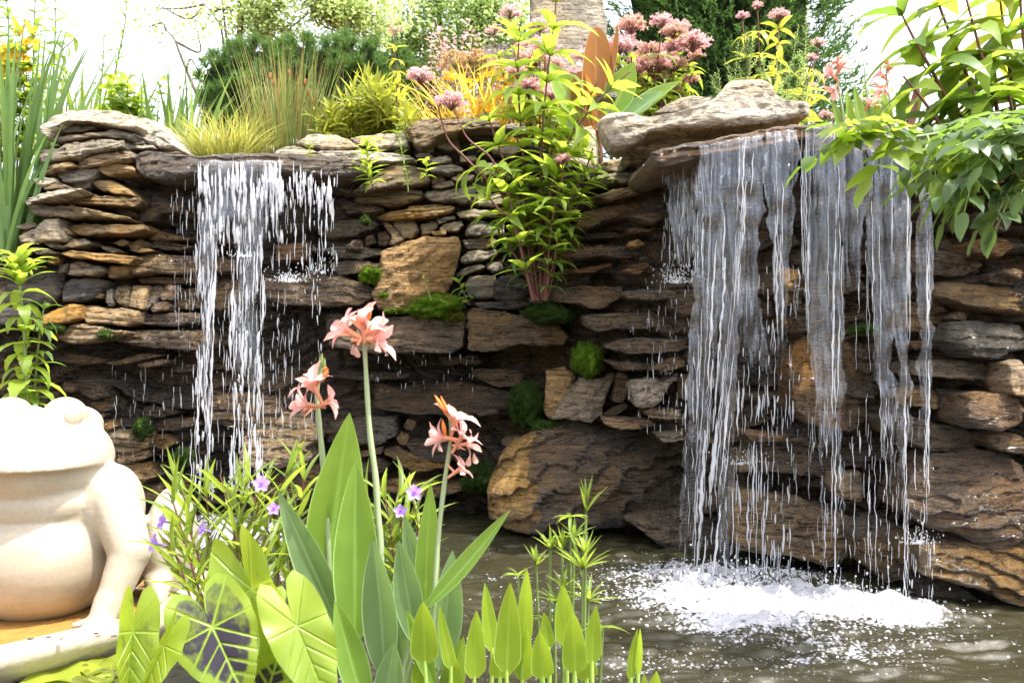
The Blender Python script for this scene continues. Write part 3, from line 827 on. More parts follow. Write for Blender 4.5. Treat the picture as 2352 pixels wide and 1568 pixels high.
stone([(1380, 268), (1398, 254), (1435, 248), (1470, 258), (1500, 265), (1560, 260), (1605, 242), (1645, 222), (1668, 198), (1678, 178), (1720, 170), (1765, 170), (1778, 180), (1790, 210), (1810, 228), (1862, 230), (1866, 266), (1830, 270), (1790, 280), (1720, 290), (1600, 300), (1500, 302), (1470, 325), (1430, 340), (1408, 330), (1390, 300)],
      "L", .22, .2, "pale stump-shaped rock with a tall hump above the right waterfall", "humped_rock", .0, key="the stump-shaped rock")
stone([(1502, 262), (1540, 234), (1594, 217), (1645, 219), (1620, 240), (1560, 262)], "G", -.25, .15, "flat grey slab lying behind the stump-shaped rock", "stone")
stone([(1490, 362), (1500, 350), (1560, 335), (1640, 318), (1700, 305), (1790, 290), (1880, 279), (2010, 273), (2130, 288), (2190, 300), (2170, 322), (2060, 322), (1900, 318), (1750, 342), (1620, 362), (1540, 385), (1510, 388)],
      "o", .36, .42, "long ochre lip slab that the broad right waterfall pours over", "lip_slab", .004, key="the right waterfall lip")
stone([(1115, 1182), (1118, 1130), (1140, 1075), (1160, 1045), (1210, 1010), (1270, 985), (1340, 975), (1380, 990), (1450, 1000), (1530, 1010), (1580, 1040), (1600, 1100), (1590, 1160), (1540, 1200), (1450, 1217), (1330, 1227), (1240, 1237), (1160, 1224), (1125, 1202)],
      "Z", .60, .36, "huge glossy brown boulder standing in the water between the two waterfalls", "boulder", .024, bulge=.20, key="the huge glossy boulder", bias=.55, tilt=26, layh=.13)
stone(tile(13, "390,332 400,172 560,150 660,222 560,420 430,590 380,522".split()), "O", .22, .16, "flat-faced tan block under the bright green moss ball", "stone", key="the block under the moss ball")
stone(tile(13, "430,592 560,400 700,240 840,260 990,180 1000,232 900,462 860,562 760,612 600,592".split()), "P", .28, .18,
      "slanting pinkish wet slab right of the tan block under the moss ball", "stone", .004, key="the slanting pinkish slab")
stone([(1822, 832), (1850, 790), (1900, 765), (1960, 765), (1990, 800), (1995, 900), (1985, 960), (1940, 985), (1850, 975), (1822, 942)], "o", .10, .18,
      "tall ochre block seen behind the strands of the right waterfall", "stone", .002, key="the ochre block behind the right waterfall")
stone([(2105, 1150), (2150, 1080), (2180, 1052), (2240, 1050), (2280, 1042), (2330, 1050), (2390, 1080), (2400, 1200), (2350, 1242), (2300, 1260), (2255, 1254), (2200, 1227), (2140, 1217), (2100, 1182)], "o", .34, .24,
      "big rough rust boulder beside the foot of the right waterfall", "boulder", .004, bulge=.05, key="the rough rust boulder")
stone([(2125, 1262), (2180, 1255), (2260, 1258), (2420, 1275), (2420, 1385), (2330, 1387), (2300, 1382), (2270, 1357), (2220, 1347), (2130, 1332)], "t", .40, .24,
      "layered brown slab at the pool edge under the rough rust boulder", "stone", .010, key="the layered edge slab")

for ln in DATA.strip().splitlines():
    w = ln.split()
    stone(tile(int(w[0]), w[5:]), w[1], float(w[2]), float(w[3]), lay=float(w[4]))

# a label for every other stone: its look, and where it sits against the things one finds first
LAND.update({"the left waterfall": np.array((520, 640)), "the right waterfall": np.array((1750, 700)), "the frog's head": np.array((170, 960)),
             "the tall leafy joe-pye clump": np.array((1230, 560)), "the moss ball": np.array((1345, 828)), "the serrated weed": np.array((50, 740)),
             "the largest moss cushion": np.array((1010, 704)), "the rightmost canna flowers": np.array((1040, 1000)), "the overhanging leafy branch": np.array((2250, 420))})
COLW = {"G": "dry grey", "L": "pale", "T": "tan", "O": "orange-tan", "B": "slate grey", "W": "dark wet", "t": "wet brown", "o": "wet rust-coloured", "g": "wet grey", "P": "washed pale"}


def name_stones():
    used = {}
    for o, c, code, poly, label in STONES:
        if label: continue
        w, h = np.ptp(poly[:, 0]), np.ptp(poly[:, 1])
        size = "small" if w * h < 900 else ("large" if w * h > 7000 else "")
        shape = "thin slab" if w > 4 * h else "flat stone" if w > 2.2 * h else "upright block" if h > 1.25 * w else "block"
        opts = []
        for k, q in LAND.items():
            v = c - q
            opts.append((float(np.hypot(v[0], v[1] * 1.3)), k, v))
        opts.sort(key=lambda t: t[0])

        def rel(v):
            a = "left of" if v[0] < 0 else "right of"; b = "above" if v[1] < 0 else "below"
            if abs(v[0]) > 2.2 * abs(v[1]): return a
            if abs(v[1]) > 2.2 * abs(v[0]): return b
            return b + " and " + a

        adj = (size + " " if size else "") + COLW[code]
        done = None
        for dist, k, v in opts[:4]:
            near = "just " if dist < 110 else ""
            t = f"{adj} {shape} {near}{rel(v)} {k}"
            if t not in used: done = t; break
        if done is None:
            for o1 in ("second", "third", "fourth", "fifth", "sixth", "seventh", "eighth"):
                t = f"{o1} {adj} {shape} counting away {rel(opts[0][2])} {opts[0][1]}"
                if t not in used: done = t; break
        used[done] = 1
        tag(o, done, "stone", "loose stones stacked in the rock wall")


name_stones()

# ================================================================== water
def pool_material():
    m, n, l, out = newmat("pool_water")
    tc = N(n, "ShaderNodeTexCoord")
    at_ = N(n, "ShaderNodeAttribute"); at_.attribute_name = "foam"
    nz = N(n, "ShaderNodeTexNoise", Scale=26.0, Detail=7.0, Roughness=0.72, Distortion=0.6); l.new(tc.outputs["Object"], nz.inputs["Vector"])
    vo = N(n, "ShaderNodeTexVoronoi", Scale=70.0); l.new(tc.outputs["Object"], vo.inputs["Vector"])
    a = N(n, "ShaderNodeMath", operation="MULTIPLY_ADD"); l.new(nz.outputs[0], a.inputs[0]); a.inputs[1].default_value = 1.7; l.new(at_.outputs["Fac"], a.inputs[2])
    b = N(n, "ShaderNodeMath", operation="MULTIPLY_ADD"); l.new(vo.outputs[0], b.inputs[0]); b.inputs[1].default_value = -.6; l.new(a.outputs[0], b.inputs[2])
    fac = ramp(n, l, b.outputs[0], .74, 1.55)
    n2 = N(n, "ShaderNodeTexNoise", Scale=1.6, Detail=3.0); l.new(tc.outputs["Object"], n2.inputs["Vector"])
    deep = mixc(n, l, n2.outputs[0], (.015, .017, .010), (.036, .030, .015))
    p = N(n, "ShaderNodeBsdfPrincipled", Roughness=0.10); l.new(deep, p.inputs["Base Color"]); p.inputs["IOR"].default_value = 1.33
    w = N(n, "ShaderNodeBsdfPrincipled", Roughness=0.45); w.inputs["Base Color"].default_value = (.29, .29, .32, 1)
    bp = N(n, "ShaderNodeBump", Strength=0.45, Distance=0.012); l.new(nz.outputs[0], bp.inputs["Height"]); l.new(bp.outputs[0], p.inputs["Normal"])
    b2 = N(n, "ShaderNodeBump", Strength=0.6, Distance=0.012); l.new(b.outputs[0], b2.inputs["Height"]); l.new(b2.outputs[0], w.inputs["Normal"])
    mx = N(n, "ShaderNodeMixShader"); l.new(fac, mx.inputs[0]); l.new(p.outputs[0], mx.inputs[1]); l.new(w.outputs[0], mx.inputs[2]); l.new(mx.outputs[0], out.inputs[0])
    return m


def at_water(x, y):
    Y = CAMZ * F / (y - CY)
    return np.array([(x - CX) / F * Y, Y])


FOAM = [(*at_water(x, y), rx, ry, a) for x, y, rx, ry, a in (
    (1700, 1345, .40, .34, 1.25), (1560, 1390, .34, .22, .9), (1860, 1390, .40, .26, 1.2), (2040, 1405, .20, .14, 1.0), (1780, 1430, .40, .14, .7), (1480, 1300, .3, .4, .30),
    (2160, 1420, .3, .12, .30), (1800, 1500, 1.0, .25, .30), (560, 1215, .55, .75, .95), (440, 1225, .35, .5, .7), (650, 1290, .5, .5, .4), (1300, 1330, .5, .4, .12))]


def pool():
    xs = np.arange(-3.0, 2.9, .0125); ys = np.arange(1.35, 6.75, .0135)
    Xg, Yg = np.meshgrid(xs, ys)
    foam = 0 * Xg
    for fx, fy, rx, ry, a in FOAM:
        foam += .74 * a * np.exp(-(((Xg - fx) / rx) ** 2 + ((Yg - fy) / ry) ** 2))
    act = np.clip(foam, 0, 1)
    P = np.stack([Xg.ravel(), Yg.ravel() * 1.5, 0 * Xg.ravel()], -1)
    wav = fbm(P * np.array([2.6, 8, 1]) + 3, 3).reshape(Xg.shape)
    fine = fbm(P * np.array([9, 24, 1]) + 9, 3).reshape(Xg.shape)
    lump = np.abs(fbm(P * np.array([9, 9, 1]) + 31, 3)).reshape(Xg.shape)
    z = 0.012 * wav + 0.010 * fine + act * (0.030 * lump + 0.016 * fine + .02)
    lace = 0.36 * np.clip(fbm(P * np.array([2.6, 3.4, 1]) + 5, 4).reshape(Xg.shape), -1, 1)
    thin = 0.10 * np.exp(-((Xg - .4) / 1.4) ** 2)
    f = np.clip(foam, 0, 1.0) * .80 + lace * np.clip(foam * 2.2 + .35, 0, 1) - .22 + thin
    mb = MB(); mb.grid(np.stack([Xg, Yg, z], -1))
    o = mb.build("water", pool_material(), attr={"foam": f.ravel()})
    tag(o, kind="structure")
    # bubbles riding on it
    b = MB()
    r_ = np.random.default_rng(3)
    k = 0
    while k < 700:
        x, y = r_.uniform(-.3, 2.6), r_.uniform(2.9, 4.9)
        fo = sum(a * math.exp(-(((x - fx) / (rx * 1.25)) ** 2 + ((y - fy) / (ry * 1.25)) ** 2)) for fx, fy, rx, ry, a in FOAM)
        if fo < r_.uniform(.08, .95): continue
        i, j = int((y - 1.35) / .0135), int((x + 3) / .0125)
        r = r_.uniform(.002, .0055) * (1 + .7 * min(1, fo))
        b.blob((x, y, z[min(i, z.shape[0] - 1), min(j, z.shape[1] - 1)]), (r, r, r * .8), 7, 5)
        k += 1
    tag(b.build("foam_bubbles", M_FOAM), kind="stuff")


def water_mat(name, white, alpha, streak=None):
    """falling water: clear where thin, white where it is broken up"""
    m, n, l, out = newmat(name)
    tc = N(n, "ShaderNodeTexCoord")
    p = N(n, "ShaderNodeBsdfPrincipled", Roughness=0.12); p.inputs["Base Color"].default_value = (*white, 1)
    p.inputs["IOR"].default_value = 1.33; p.inputs["Specular IOR Level"].default_value = 1.0
    t = N(n, "ShaderNodeBsdfTranslucent"); t.inputs[0].default_value = (*white, 1)
    mx = N(n, "ShaderNodeMixShader"); mx.inputs[0].default_value = .45
    l.new(p.outputs[0], mx.inputs[1]); l.new(t.outputs[0], mx.inputs[2])
    tr = N(n, "ShaderNodeBsdfTransparent")
    gl = N(n, "ShaderNodeBsdfGlossy", Roughness=0.06); gl.inputs[0].default_value = (.9, .93, 1, 1)
    if streak:
        mp = N(n, "ShaderNodeMapping"); mp.inputs["Scale"].default_value = (streak, streak * .3, 1.1); l.new(tc.outputs["Object"], mp.inputs["Vector"])
        nz = N(n, "ShaderNodeTexNoise", Scale=1.0, Detail=6.0, Roughness=0.68, Distortion=0.7); l.new(mp.outputs[0], nz.inputs["Vector"])
        m2 = N(n, "ShaderNodeMapping"); m2.inputs["Scale"].default_value = (7, 3, 1.6); l.new(tc.outputs["Object"], m2.inputs["Vector"])
        n2 = N(n, "ShaderNodeTexNoise", Scale=1.0, Detail=3.0, Roughness=0.5); l.new(m2.outputs[0], n2.inputs["Vector"])
        body = N(n, "ShaderNodeMath", operation="MULTIPLY_ADD"); l.new(n2.outputs[0], body.inputs[0]); body.inputs[1].default_value = 1.25; l.new(nz.outputs[0], body.inputs[2])
        ea = N(n, "ShaderNodeAttribute"); ea.attribute_name = "thin"
        sb = N(n, "ShaderNodeMath", operation="SUBTRACT"); l.new(body.outputs[0], sb.inputs[0]); l.new(ea.outputs["Fac"], sb.inputs[1])
        fac = ramp(n, l, sb.outputs[0], alpha[0], alpha[1], (0, 0, 0), (.80, .80, .80))
        film = ramp(n, l, sb.outputs[0], alpha[0] - .32, alpha[0] - .1, (0, 0, 0), (.15, .15, .15))
        bp = N(n, "ShaderNodeBump", Strength=0.9, Distance=0.02); l.new(nz.outputs[0], bp.inputs["Height"])
        l.new(bp.outputs[0], gl.inputs["Normal"]); l.new(bp.outputs[0], p.inputs["Normal"])
        m1 = N(n, "ShaderNodeMixShader"); l.new(film, m1.inputs[0]); l.new(tr.outputs[0], m1.inputs[1]); l.new(gl.outputs[0], m1.inputs[2])
        m3 = N(n, "ShaderNodeMixShader"); l.new(fac, m3.inputs[0]); l.new(m1.outputs[0], m3.inputs[1]); l.new(mx.outputs[0], m3.inputs[2])
    else:
        m3 = N(n, "ShaderNodeMixShader"); m3.inputs[0].default_value = alpha; l.new(tr.outputs[0], m3.inputs[1]); l.new(mx.outputs[0], m3.inputs[2])
    l.new(m3.outputs[0], out.inputs[0])
    return m


M_FOAM = plain("foam", (.36, .36, .39), .25, .05, 30, .6)
M_STREAM = water_mat("stream_water", (.84, .85, .89), .48)
M_DRIP = water_mat("drip_water", (.84, .86, .9), .42)
M_SHEET = water_mat("sheet_water", (.84, .85, .89), (1.13, 1.34), 62)
pool()


def curtain(mb, thin, yrows, lrow, rrow, Yfn, ridge=.03, seed=0, edge=.35, nu=70, lip=None, body=.13):
    """one sheet of falling water; lrow/rrow: left and right edges at the heights yrows (photo pixels at the lip's depth)"""
    ys = np.linspace(yrows[0], yrows[-1], int((yrows[-1] - yrows[0]) / 5) + 2)
    L_ = np.interp(ys, yrows, lrow); R_ = np.interp(ys, yrows, rrow)
    u = np.linspace(0, 1, nu)
    nl = vnoise(np.stack([ys / 40, ys * 0 + seed, ys * 0], -1)) * 7 + vnoise(np.stack([ys / 13, ys * 0 + seed, ys * 0 + 3], -1)) * 3; nr = vnoise(np.stack([ys / 40, ys * 0 + seed + 5, ys * 0], -1)) * 7 + vnoise(np.stack([ys / 13, ys * 0 + seed, ys * 0 + 8], -1)) * 3
    Xp = (L_ + nl)[:, None] * (1 - u) + (R_ + nr)[:, None] * u
    Yp = np.repeat(ys[:, None], nu, 1)
    h = (ys - ys[0]) / (ys[-1] - ys[0] + 1e-6)
    if lip: Yp = Yp + (np.interp(Xp, *lip) - ys[0]) * np.clip(1 - h * 4, 0, 1)[:, None]
    Yw = np.vectorize(Yfn)(Xp, Yp)
    q = np.stack([Xp.ravel() / 16, Yp.ravel() / 190, np.full(Xp.size, seed * 3.3)], -1)
    rg = fbm(q, 3).reshape(Xp.shape)
    Yd = Yw - ridge * rg - .012 * vnoise(q * np.array([.4, 5, 1])).reshape(Xp.shape)
    G = np.stack([(Xp - CX) / F * Yw, Yd, CAMZ - (Yp - CY) / F * Yw], -1)
    if lip: G[0, :, 1] += .30; G[1, :, 1] += .07; G[0, :, 2] = G[1, :, 2] + .012
    mb.grid(G)
    e = np.minimum(u, 1 - u) * 2
    t = body + edge * np.clip(1 - e / .22, 0, 1)[None] + .5 * np.clip((h - .6) / .4, 0, 1)[:, None] - (.10 * np.clip(1 - h / .15, 0, 1)[:, None] if lip else -.6 * np.clip(1 - h / .12, 0, 1)[:, None])
    thin.append((np.zeros_like(Xp) + t).ravel())


def strands(mb, n, x0, x1, y0, y1, ln, wd, Yfn, r_, drift=0.0, fan=None):
    """torn threads and drops of falling water between the heights y0 and y1"""
    for _ in range(n):
        xa = r_.uniform(x0, x1)
        if wd[1] < 5.2 and r_.uniform() < .6: xa = x0 + (x1 - x0) * ((math.floor(r_.uniform(0, 9)) + .5) / 9 + r_.normal(0, .012))
        l_ = r_.uniform(*ln) * r_.uniform(.35, 1.25); ya = r_.uniform(y0, max(y0 + 1, y1 - l_ * .5)); yb = min(ya + l_, y1)
        k = max(4, int((yb - ya) / 7) + 2)
        s = np.linspace(0, 1, k)
        yy = ya + (yb - ya) * s
        off = drift * (yy - y0)
        if fan: off = off + np.interp(yy, fan[0], fan[1]) * ((xa - (x0 + x1) / 2) / max(1, (x1 - x0) / 2)) + np.interp(yy, fan[0], fan[2])
        wob = vnoise(np.stack([yy / 22, s * 0 + xa, s * 0], -1)) * 2.6
        Y = Yfn(xa, (ya + yb) / 2) - r_.uniform(0, .05)
        w = r_.uniform(*wd) * .27 * Y / F
        w *= r_.choice([.5, .75, 1.0, 1.5])
        rad = w * np.sin(np.pi * np.clip(s * .92 + .06, 0, 1)) ** .6 * (1 + .6 * vnoise(np.stack([yy / 9, s * 0 + xa * 3, s * 0 + 7], -1)))
        X = (xa + off + wob - CX) / F * Y
        mb.tube(np.stack([X, np.full(k, Y), CAMZ - (yy - CY) / F * Y], -1), np.maximum(rad, .0006), 5)


def splash(mb, n, x, y, rx, ry, Y, r_, size=(.003, .009)):
    for _ in range(n):
        a, q = r_.uniform(0, 6.283), abs(r_.normal(0, .5))
        c = at(x + rx * q * math.cos(a), y - abs(ry * q * math.sin(a)) + ry * .2, Y - r_.uniform(0, .1))
        r = r_.uniform(*size) * .62
        mb.blob(c, (r, r, r * r_.uniform(.9, 2.2)), 6, 5)


def left_fall():
    base = at(530, 372, 5.45)
    w = thing("waterfall", "narrow broken waterfall dropping from the left lip slab in two main streams", "waterfall", base)
    r_ = np.random.default_rng(21)
    lip = lambda x, y: 5.46 - .0011 * max(0, y - 372) ** .8 * .5
    mb, th = MB(), []
    curtain(mb, th, [362, 380, 470, 545], [452, 450, 462, 470], [640, 650, 610, 560], lip, .035, 3, .3, 60, ([440, 660], [360, 356]))
    curtain(mb, th, [400, 600, 800, 1150], [458, 456, 452, 442], [530, 496, 480, 462], lip, .02, 4, .2, 26)
    curtain(mb, th, [400, 600, 800, 1150], [530, 536, 538, 540], [625, 604, 594, 588], lip, .02, 5, .2, 28)
    mb.build("sheet", M_SHEET, w, attr={"thin": np.concatenate(th)})
    s = MB()
    strands(s, 70, 452, 655, 370, 560, (30, 120), (4, 11), lip, r_)
    strands(s, 30, 650, 775, 385, 470, (15, 60), (2, 5), lip, r_)
    strands(s, 55, 455, 500, 520, 1140, (50, 170), (3, 8), lip, r_, -.02, ([520, 800, 1140], [1, .6, .5], [0, -6, -6]))
    strands(s, 60, 536, 612, 500, 1130, (50, 170), (3, 9), lip, r_, 0, ([500, 800, 1140], [1, .6, .7], [0, -8, -6]))
    strands(s, 26, 505, 545, 500, 900, (25, 80), (2, 5), lip, r_)
    for _ in range(95):
        x, y = r_.uniform(455, 650), 394 + 170 * r_.uniform(0, 1) ** 1.2
        if x > 600 and y > 500: continue
        c = at(x, y, 5.40 + r_.uniform(-.04, .04)); k = 5.4 / F
        s.blob(c, (r_.uniform(1.2, 4.2) * k, .010, r_.uniform(8, 26) * k), 9, 12, .85, 2.6)
    for x0, x1, y0, y1, n in ((448, 490, 560, 1130, 46), (534, 600, 560, 1120, 52), (610, 760, 402, 480, 30)):
        for _ in range(n):
            x, y = r_.uniform(x0, x1), r_.uniform(y0, y1); c = at(x, y, 5.42); k = 5.4 / F
            s.blob(c, (r_.uniform(.9, 3.2) * k, .008, r_.uniform(7, 26) * k), 8, 11, .85, 2.6)
    s.build("stream", M_STREAM, w)["kind"] = "stuff"
    d = MB()
    strands(d, 100, 615, 775, 390, 622, (14, 60), (1.6, 5), lip, r_)
    strands(d, 45, 700, 765, 560, 640, (8, 22), (1.5, 3.5), lip, r_)
    low = lambda x, y: 5.62
    strands(d, 110, 600, 740, 640, 1010, (12, 60), (1.5, 4.5), low, r_)
    strands(d, 80, 480, 600, 560, 1120, (12, 60), (1.3, 4), low, r_)
    strands(d, 70, 255, 450, 810, 1060, (10, 44), (1.2, 3), low, r_)
    strands(d, 26, 380, 450, 395, 560, (14, 50), (1.4, 3), low, r_)
    strands(d, 60, 400, 460, 560, 820, (10, 40), (1.3, 3), low, r_)
    strands(d, 40, 850, 1100, 800, 900, (6, 20), (1, 2), low, r_)
    splash(d, 260, 665, 640, 60, 36, 5.45, r_, (.002, .006)); splash(d, 120, 560, 585, 45, 20, 5.45, r_, (.002, .006))
    splash(d, 160, 560, 1120, 70, 60, 5.4, r_, (.002, .007)); splash(d, 90, 740, 620, 35, 40, 5.5, r_, (.0015, .004))
    d.build("drips", M_DRIP, w)["kind"] = "stuff"


def right_fall():
    base = at(1760, 300, 4.6)
    w = thing("waterfall", "broad waterfall pouring from the high ochre lip in veils and thick white strands", "waterfall", base)
    r_ = np.random.default_rng(22)
    Yl = lambda x: float(np.interp(x, [1480, 2000, 2200], [4.84, 4.16, 3.98]))
    fall = lambda x, y: Yl(x) - .03 - .10 * math.sqrt(max(0, y - 310) / 1000.0)
    RL = ([1490, 1560, 1640, 1700, 1790, 1880, 2010, 2130], [350, 336, 319, 306, 291, 281, 276, 288])
    near = lambda x, y: fall(x, y) - .03
    back = lambda x, y: fall(x, y) + .22
    mb, th = MB(), []
    for k, (yr, lr, rr_, e) in enumerate((
            ([322, 430, 700, 1000, 1345], [1606, 1600, 1592, 1572, 1556], [1668, 1660, 1650, 1630, 1596], -.30), ([318, 430, 700, 1000, 1340], [1652, 1650, 1650, 1650, 1640], [1712, 1706, 1700, 1690, 1672], -.18),
            ([306, 430, 640, 760, 960], [1700, 1696, 1690, 1692, 1720], [1762, 1756, 1745, 1760, 1780], -.12), ([296, 430, 560, 700, 860], [1756, 1756, 1768, 1776, 1780], [1836, 1830, 1822, 1806, 1796], -.16),
            ([284, 420, 700, 1000, 1395], [1846, 1844, 1852, 1884, 1896], [1934, 1934, 1936, 1938, 1924], -.24), ([281, 420, 560, 700, 740], [1928, 1930, 1938, 1952, 1960], [1996, 1992, 1984, 1980, 1974], .10),
            ([279, 500, 800, 1100, 1395], [1986, 1992, 2006, 2034, 2044], [2050, 2052, 2056, 2062, 2064], -.12), ([280, 500, 800, 1100, 1395], [2040, 2048, 2056, 2062, 2056], [2104, 2098, 2092, 2086, 2078], -.22),
            ([286, 560, 800, 1180], [2108, 2106, 2114, 2116], [2150, 2144, 2138, 2126], .0))):
        curtain(mb, th, yr, lr, rr_, fall, .03, 11 + k, e, 40, RL, (-.13, -.10, .05, .03, 0, .10, .03, -.04, .05)[k])
    curtain(mb, th, [345, 480, 560, 640], [1520, 1525, 1540, 1560], [1625, 1612, 1600, 1600], back, .03, 26, .5, 40)
    mb.build("sheet", M_SHEET, w, attr={"thin": np.concatenate(th)})
    s = MB()
    strands(s, 34, 1615, 1740, 318, 1345, (120, 420), (3, 9), near, r_, -.045, ([320, 700, 1345], [4, -6, -34], [0, -4, -22]))
    strands(s, 9, 1700, 1720, 310, 700, (120, 300), (3, 7), near, r_, -.05)
    strands(s, 9, 1780, 1800, 290, 780, (120, 300), (3, 7), near, r_, 0)
    strands(s, 8, 1840, 1855, 285, 800, (100, 260), (2.5, 5), near, r_, 0)
    strands(s, 14, 1915, 1935, 283, 1380, (120, 380), (3, 7), near, r_, -.012)
    strands(s, 12, 2082, 2098, 283, 1390, (120, 380), (2.5, 6), near, r_, -.012)
    strands(s, 14, 1985, 2050, 283, 1390, (120, 300), (2, 5), near, r_, .01)
    strands(s, 12, 1850, 1990, 283, 900, (100, 300), (2, 5), near, r_, 0)
    strands(s, 10, 2128, 2136, 520, 1200, (150, 400), (2, 4.5), near, r_, -.004)
    strands(s, 40, 1640, 1800, 880, 1345, (40, 160), (3, 8), near, r_, 0)
    s.build("stream", M_STREAM, w)["kind"] = "stuff"
    d = MB()
    strands(d, 130, 1520, 1620, 370, 640, (14, 60), (1.5, 4), back, r_)
    strands(d, 170, 1560, 1830, 850, 1330, (20, 90), (1.5, 5), fall, r_)
    strands(d, 150, 1850, 2140, 900, 1390, (20, 90), (1.5, 4.5), fall, r_)
    strands(d, 70, 1480, 1600, 640, 1000, (10, 36), (1.3, 3.4), back, r_)
    strands(d, 60, 1700, 1860, 600, 1000, (20, 90), (1.5, 4), fall, r_)
    strands(d, 40, 1440, 1600, 700, 960, (8, 20), (1, 2.4), back, r_)
    strands(d, 60, 1950, 2180, 1230, 1380, (10, 50), (1.5, 3.5), fall, r_)
    splash(d, 300, 1555, 640, 60, 46, 4.95, r_, (.002, .006))
    splash(d, 380, 1740, 1350, 170, 90, 4.3, r_, (.002, .008)); splash(d, 380, 1960, 1400, 160, 90, 4.0, r_, (.002, .008)); splash(d, 160, 1570, 1370, 50, 70, 4.25, r_, (.002, .008))
    splash(d, 150, 2110, 1240, 60, 40, 4.1, r_, (.002, .005)); splash(d, 120, 1700, 1060, 90, 30, 4.7, r_, (.002, .005))
    d.build("drips", M_DRIP, w)["kind"] = "stuff"


left_fall()
right_fall()

# ================================================================== frog statue in its basin
def statue_mat():
    m, n, l, out = newmat("cast_stone")
    tc = N(n, "ShaderNodeTexCoord")
    n1 = N(n, "ShaderNodeTexNoise", Scale=3.0, Detail=5.0, Roughness=.6); l.new(tc.outputs["Object"], n1.inputs["Vector"])
    mp = N(n, "ShaderNodeMapping"); mp.inputs["Scale"].default_value = (3, 3, 34); l.new(tc.outputs["Object"], mp.inputs["Vector"])
    n2 = N(n, "ShaderNodeTexNoise", Scale=1.0, Detail=5.0); l.new(mp.outputs[0], n2.inputs["Vector"])
    n3 = N(n, "ShaderNodeTexNoise", Scale=34.0, Detail=4.0, Roughness=.6); l.new(tc.outputs["Object"], n3.inputs["Vector"])
    c = mixc(n, l, ramp(n, l, n1.outputs[0], .4, .75), (.37, .33, .27), (.30, .245, .17))
    c = mixc(n, l, .3, c, ramp(n, l, n2.outputs[0], .35, .6, (.84, .80, .74), (1.06, 1.05, 1.03)), "MULTIPLY")
    n4 = N(n, "ShaderNodeTexNoise", Scale=90.0, Detail=4.0); l.new(tc.outputs["Object"], n4.inputs["Vector"])
    c = mixc(n, l, .5, c, ramp(n, l, n4.outputs[0], .35, .7, (.86, .84, .8), (1.06, 1.06, 1.05)), "MULTIPLY")
    c = mixc(n, l, ramp(n, l, n3.outputs[0], .66, .76), c, (.26, .19, .12))
    p = N(n, "ShaderNodeBsdfPrincipled", Roughness=.5); p.inputs["Specular IOR Level"].default_value = .35
    l.new(c, p.inputs["Base Color"])
    b = N(n, "ShaderNodeBump", Strength=.15, Distance=.01); l.new(n2.outputs[0], b.inputs["Height"]); l.new(b.outputs[0], p.inputs["Normal"])
    l.new(p.outputs[0], out.inputs[0])
    return m


M_STATUE = statue_mat()
M_BASIN = plain("basin_stone", (.46, .40, .31), .5, .25, 6, .35, .25, 40)
M_ALGAE = plain("basin_water", (.33, .17, .045), .08, .45, 5, .6, .35, 16)


def capsule(mb, a, b, ra, rb, k=14):
    a, b = np.array(a, float), np.array(b, float)
    m = max(3, int(np.linalg.norm(b - a) / min(ra, rb) * 3))
    pts = [a + (b - a) * t for t in np.linspace(0, 1, m)]
    mb.tube(pts, np.linspace(ra, rb, m), k)
    mb.blob(a, (ra,) * 3, k, 8); mb.blob(b, (rb,) * 3, k, 8)


def frog():
    o = np.array((-1.70, 3.64, .10))
    t = thing("frog_statue", "white stone frog statue sitting upright in the shallow basin", "statue", o)
    b = MB()

    def B(c, r, nu=36, nv=24): b.blob(o + np.array(c), r, nu, nv)

    # wide upper head with a flat lip over the lower jaw
    th = np.linspace(0, 2 * math.pi, 56, endpoint=False); ph = np.linspace(-math.pi / 2, math.pi / 2, 40)
    G = np.stack([np.cos(ph)[:, None] * np.cos(th), np.cos(ph)[:, None] * np.sin(th), np.repeat(np.sin(ph)[:, None], 56, 1)], -1)
    U = G * np.array((.252, .275, .185)); U[..., 2] = np.maximum(U[..., 2], -.012)
    U[..., 1] += -.02 - .30 * np.maximum(0, .12 - U[..., 2]) * (G[..., 1] < 0)
    b.grid(o + np.array((0, -.04, .545)) + U, close=True)
    J = G * np.array((.237, .262, .17)); J[..., 2] = np.minimum(J[..., 2], -.006)
    b.grid(o + np.array((0, -.055, .53)) + J, close=True)
    B((0, -.035, .515), (.225, .25, .06))
    for s in (-1, 1):
        B((s * .098, -.07, .70), (.075, .095, .072))
        B((s * .09, .03, .66), (.09, .14, .075))
        B((s * .25, -.04, .37), (.115, .14, .16))
        capsule(b, o + (s * .285, -.10, .40), o + (s * .365, -.16, .235), .090, .074)
        capsule(b, o + (s * .365, -.16, .235), o + (s * .325, -.235, .07), .070, .052)
        capsule(b, o + (s * .325, -.235, .08), o + (s * .312, -.27, .035), .056, .045)
        for dx, dy in ((-.085, -.035), (-.04, -.075), (.012, -.08), (.06, -.055)):
            q = o + (s * .315, -.265, .03)
            capsule(b, q, q + (s * -dx * -1, dy, -.012), .024, .013, 10)
        B((s * .40, .16, .20), (.085, .19, .215))
        capsule(b, o + (s * .40, .02, .10), o + (s * .43, -.06, .04), .055, .03)
    B((0, .0, .36), (.265, .25, .24)); B((0, -.05, .20), (.275, .275, .235)); B((0, .10, .18), (.36, .28, .22))
    B((0, -.10, .40), (.22, .18, .12))
    body = b.build("body", M_STATUE, t)
    rm = body.modifiers.new("remesh", "REMESH"); rm.mode = "VOXEL"; rm.voxel_size = .0085; rm.use_smooth_shade = True
    sm = body.modifiers.new("smooth", "SMOOTH"); sm.factor = .5; sm.iterations = 7
    for s in (-1, 1):
        e = MB(); e.blob(o + np.array((s * .138, -.105, .697)), (.034, .052, .062), 24, 16)
        e.build("eye", M_STATUE, t)


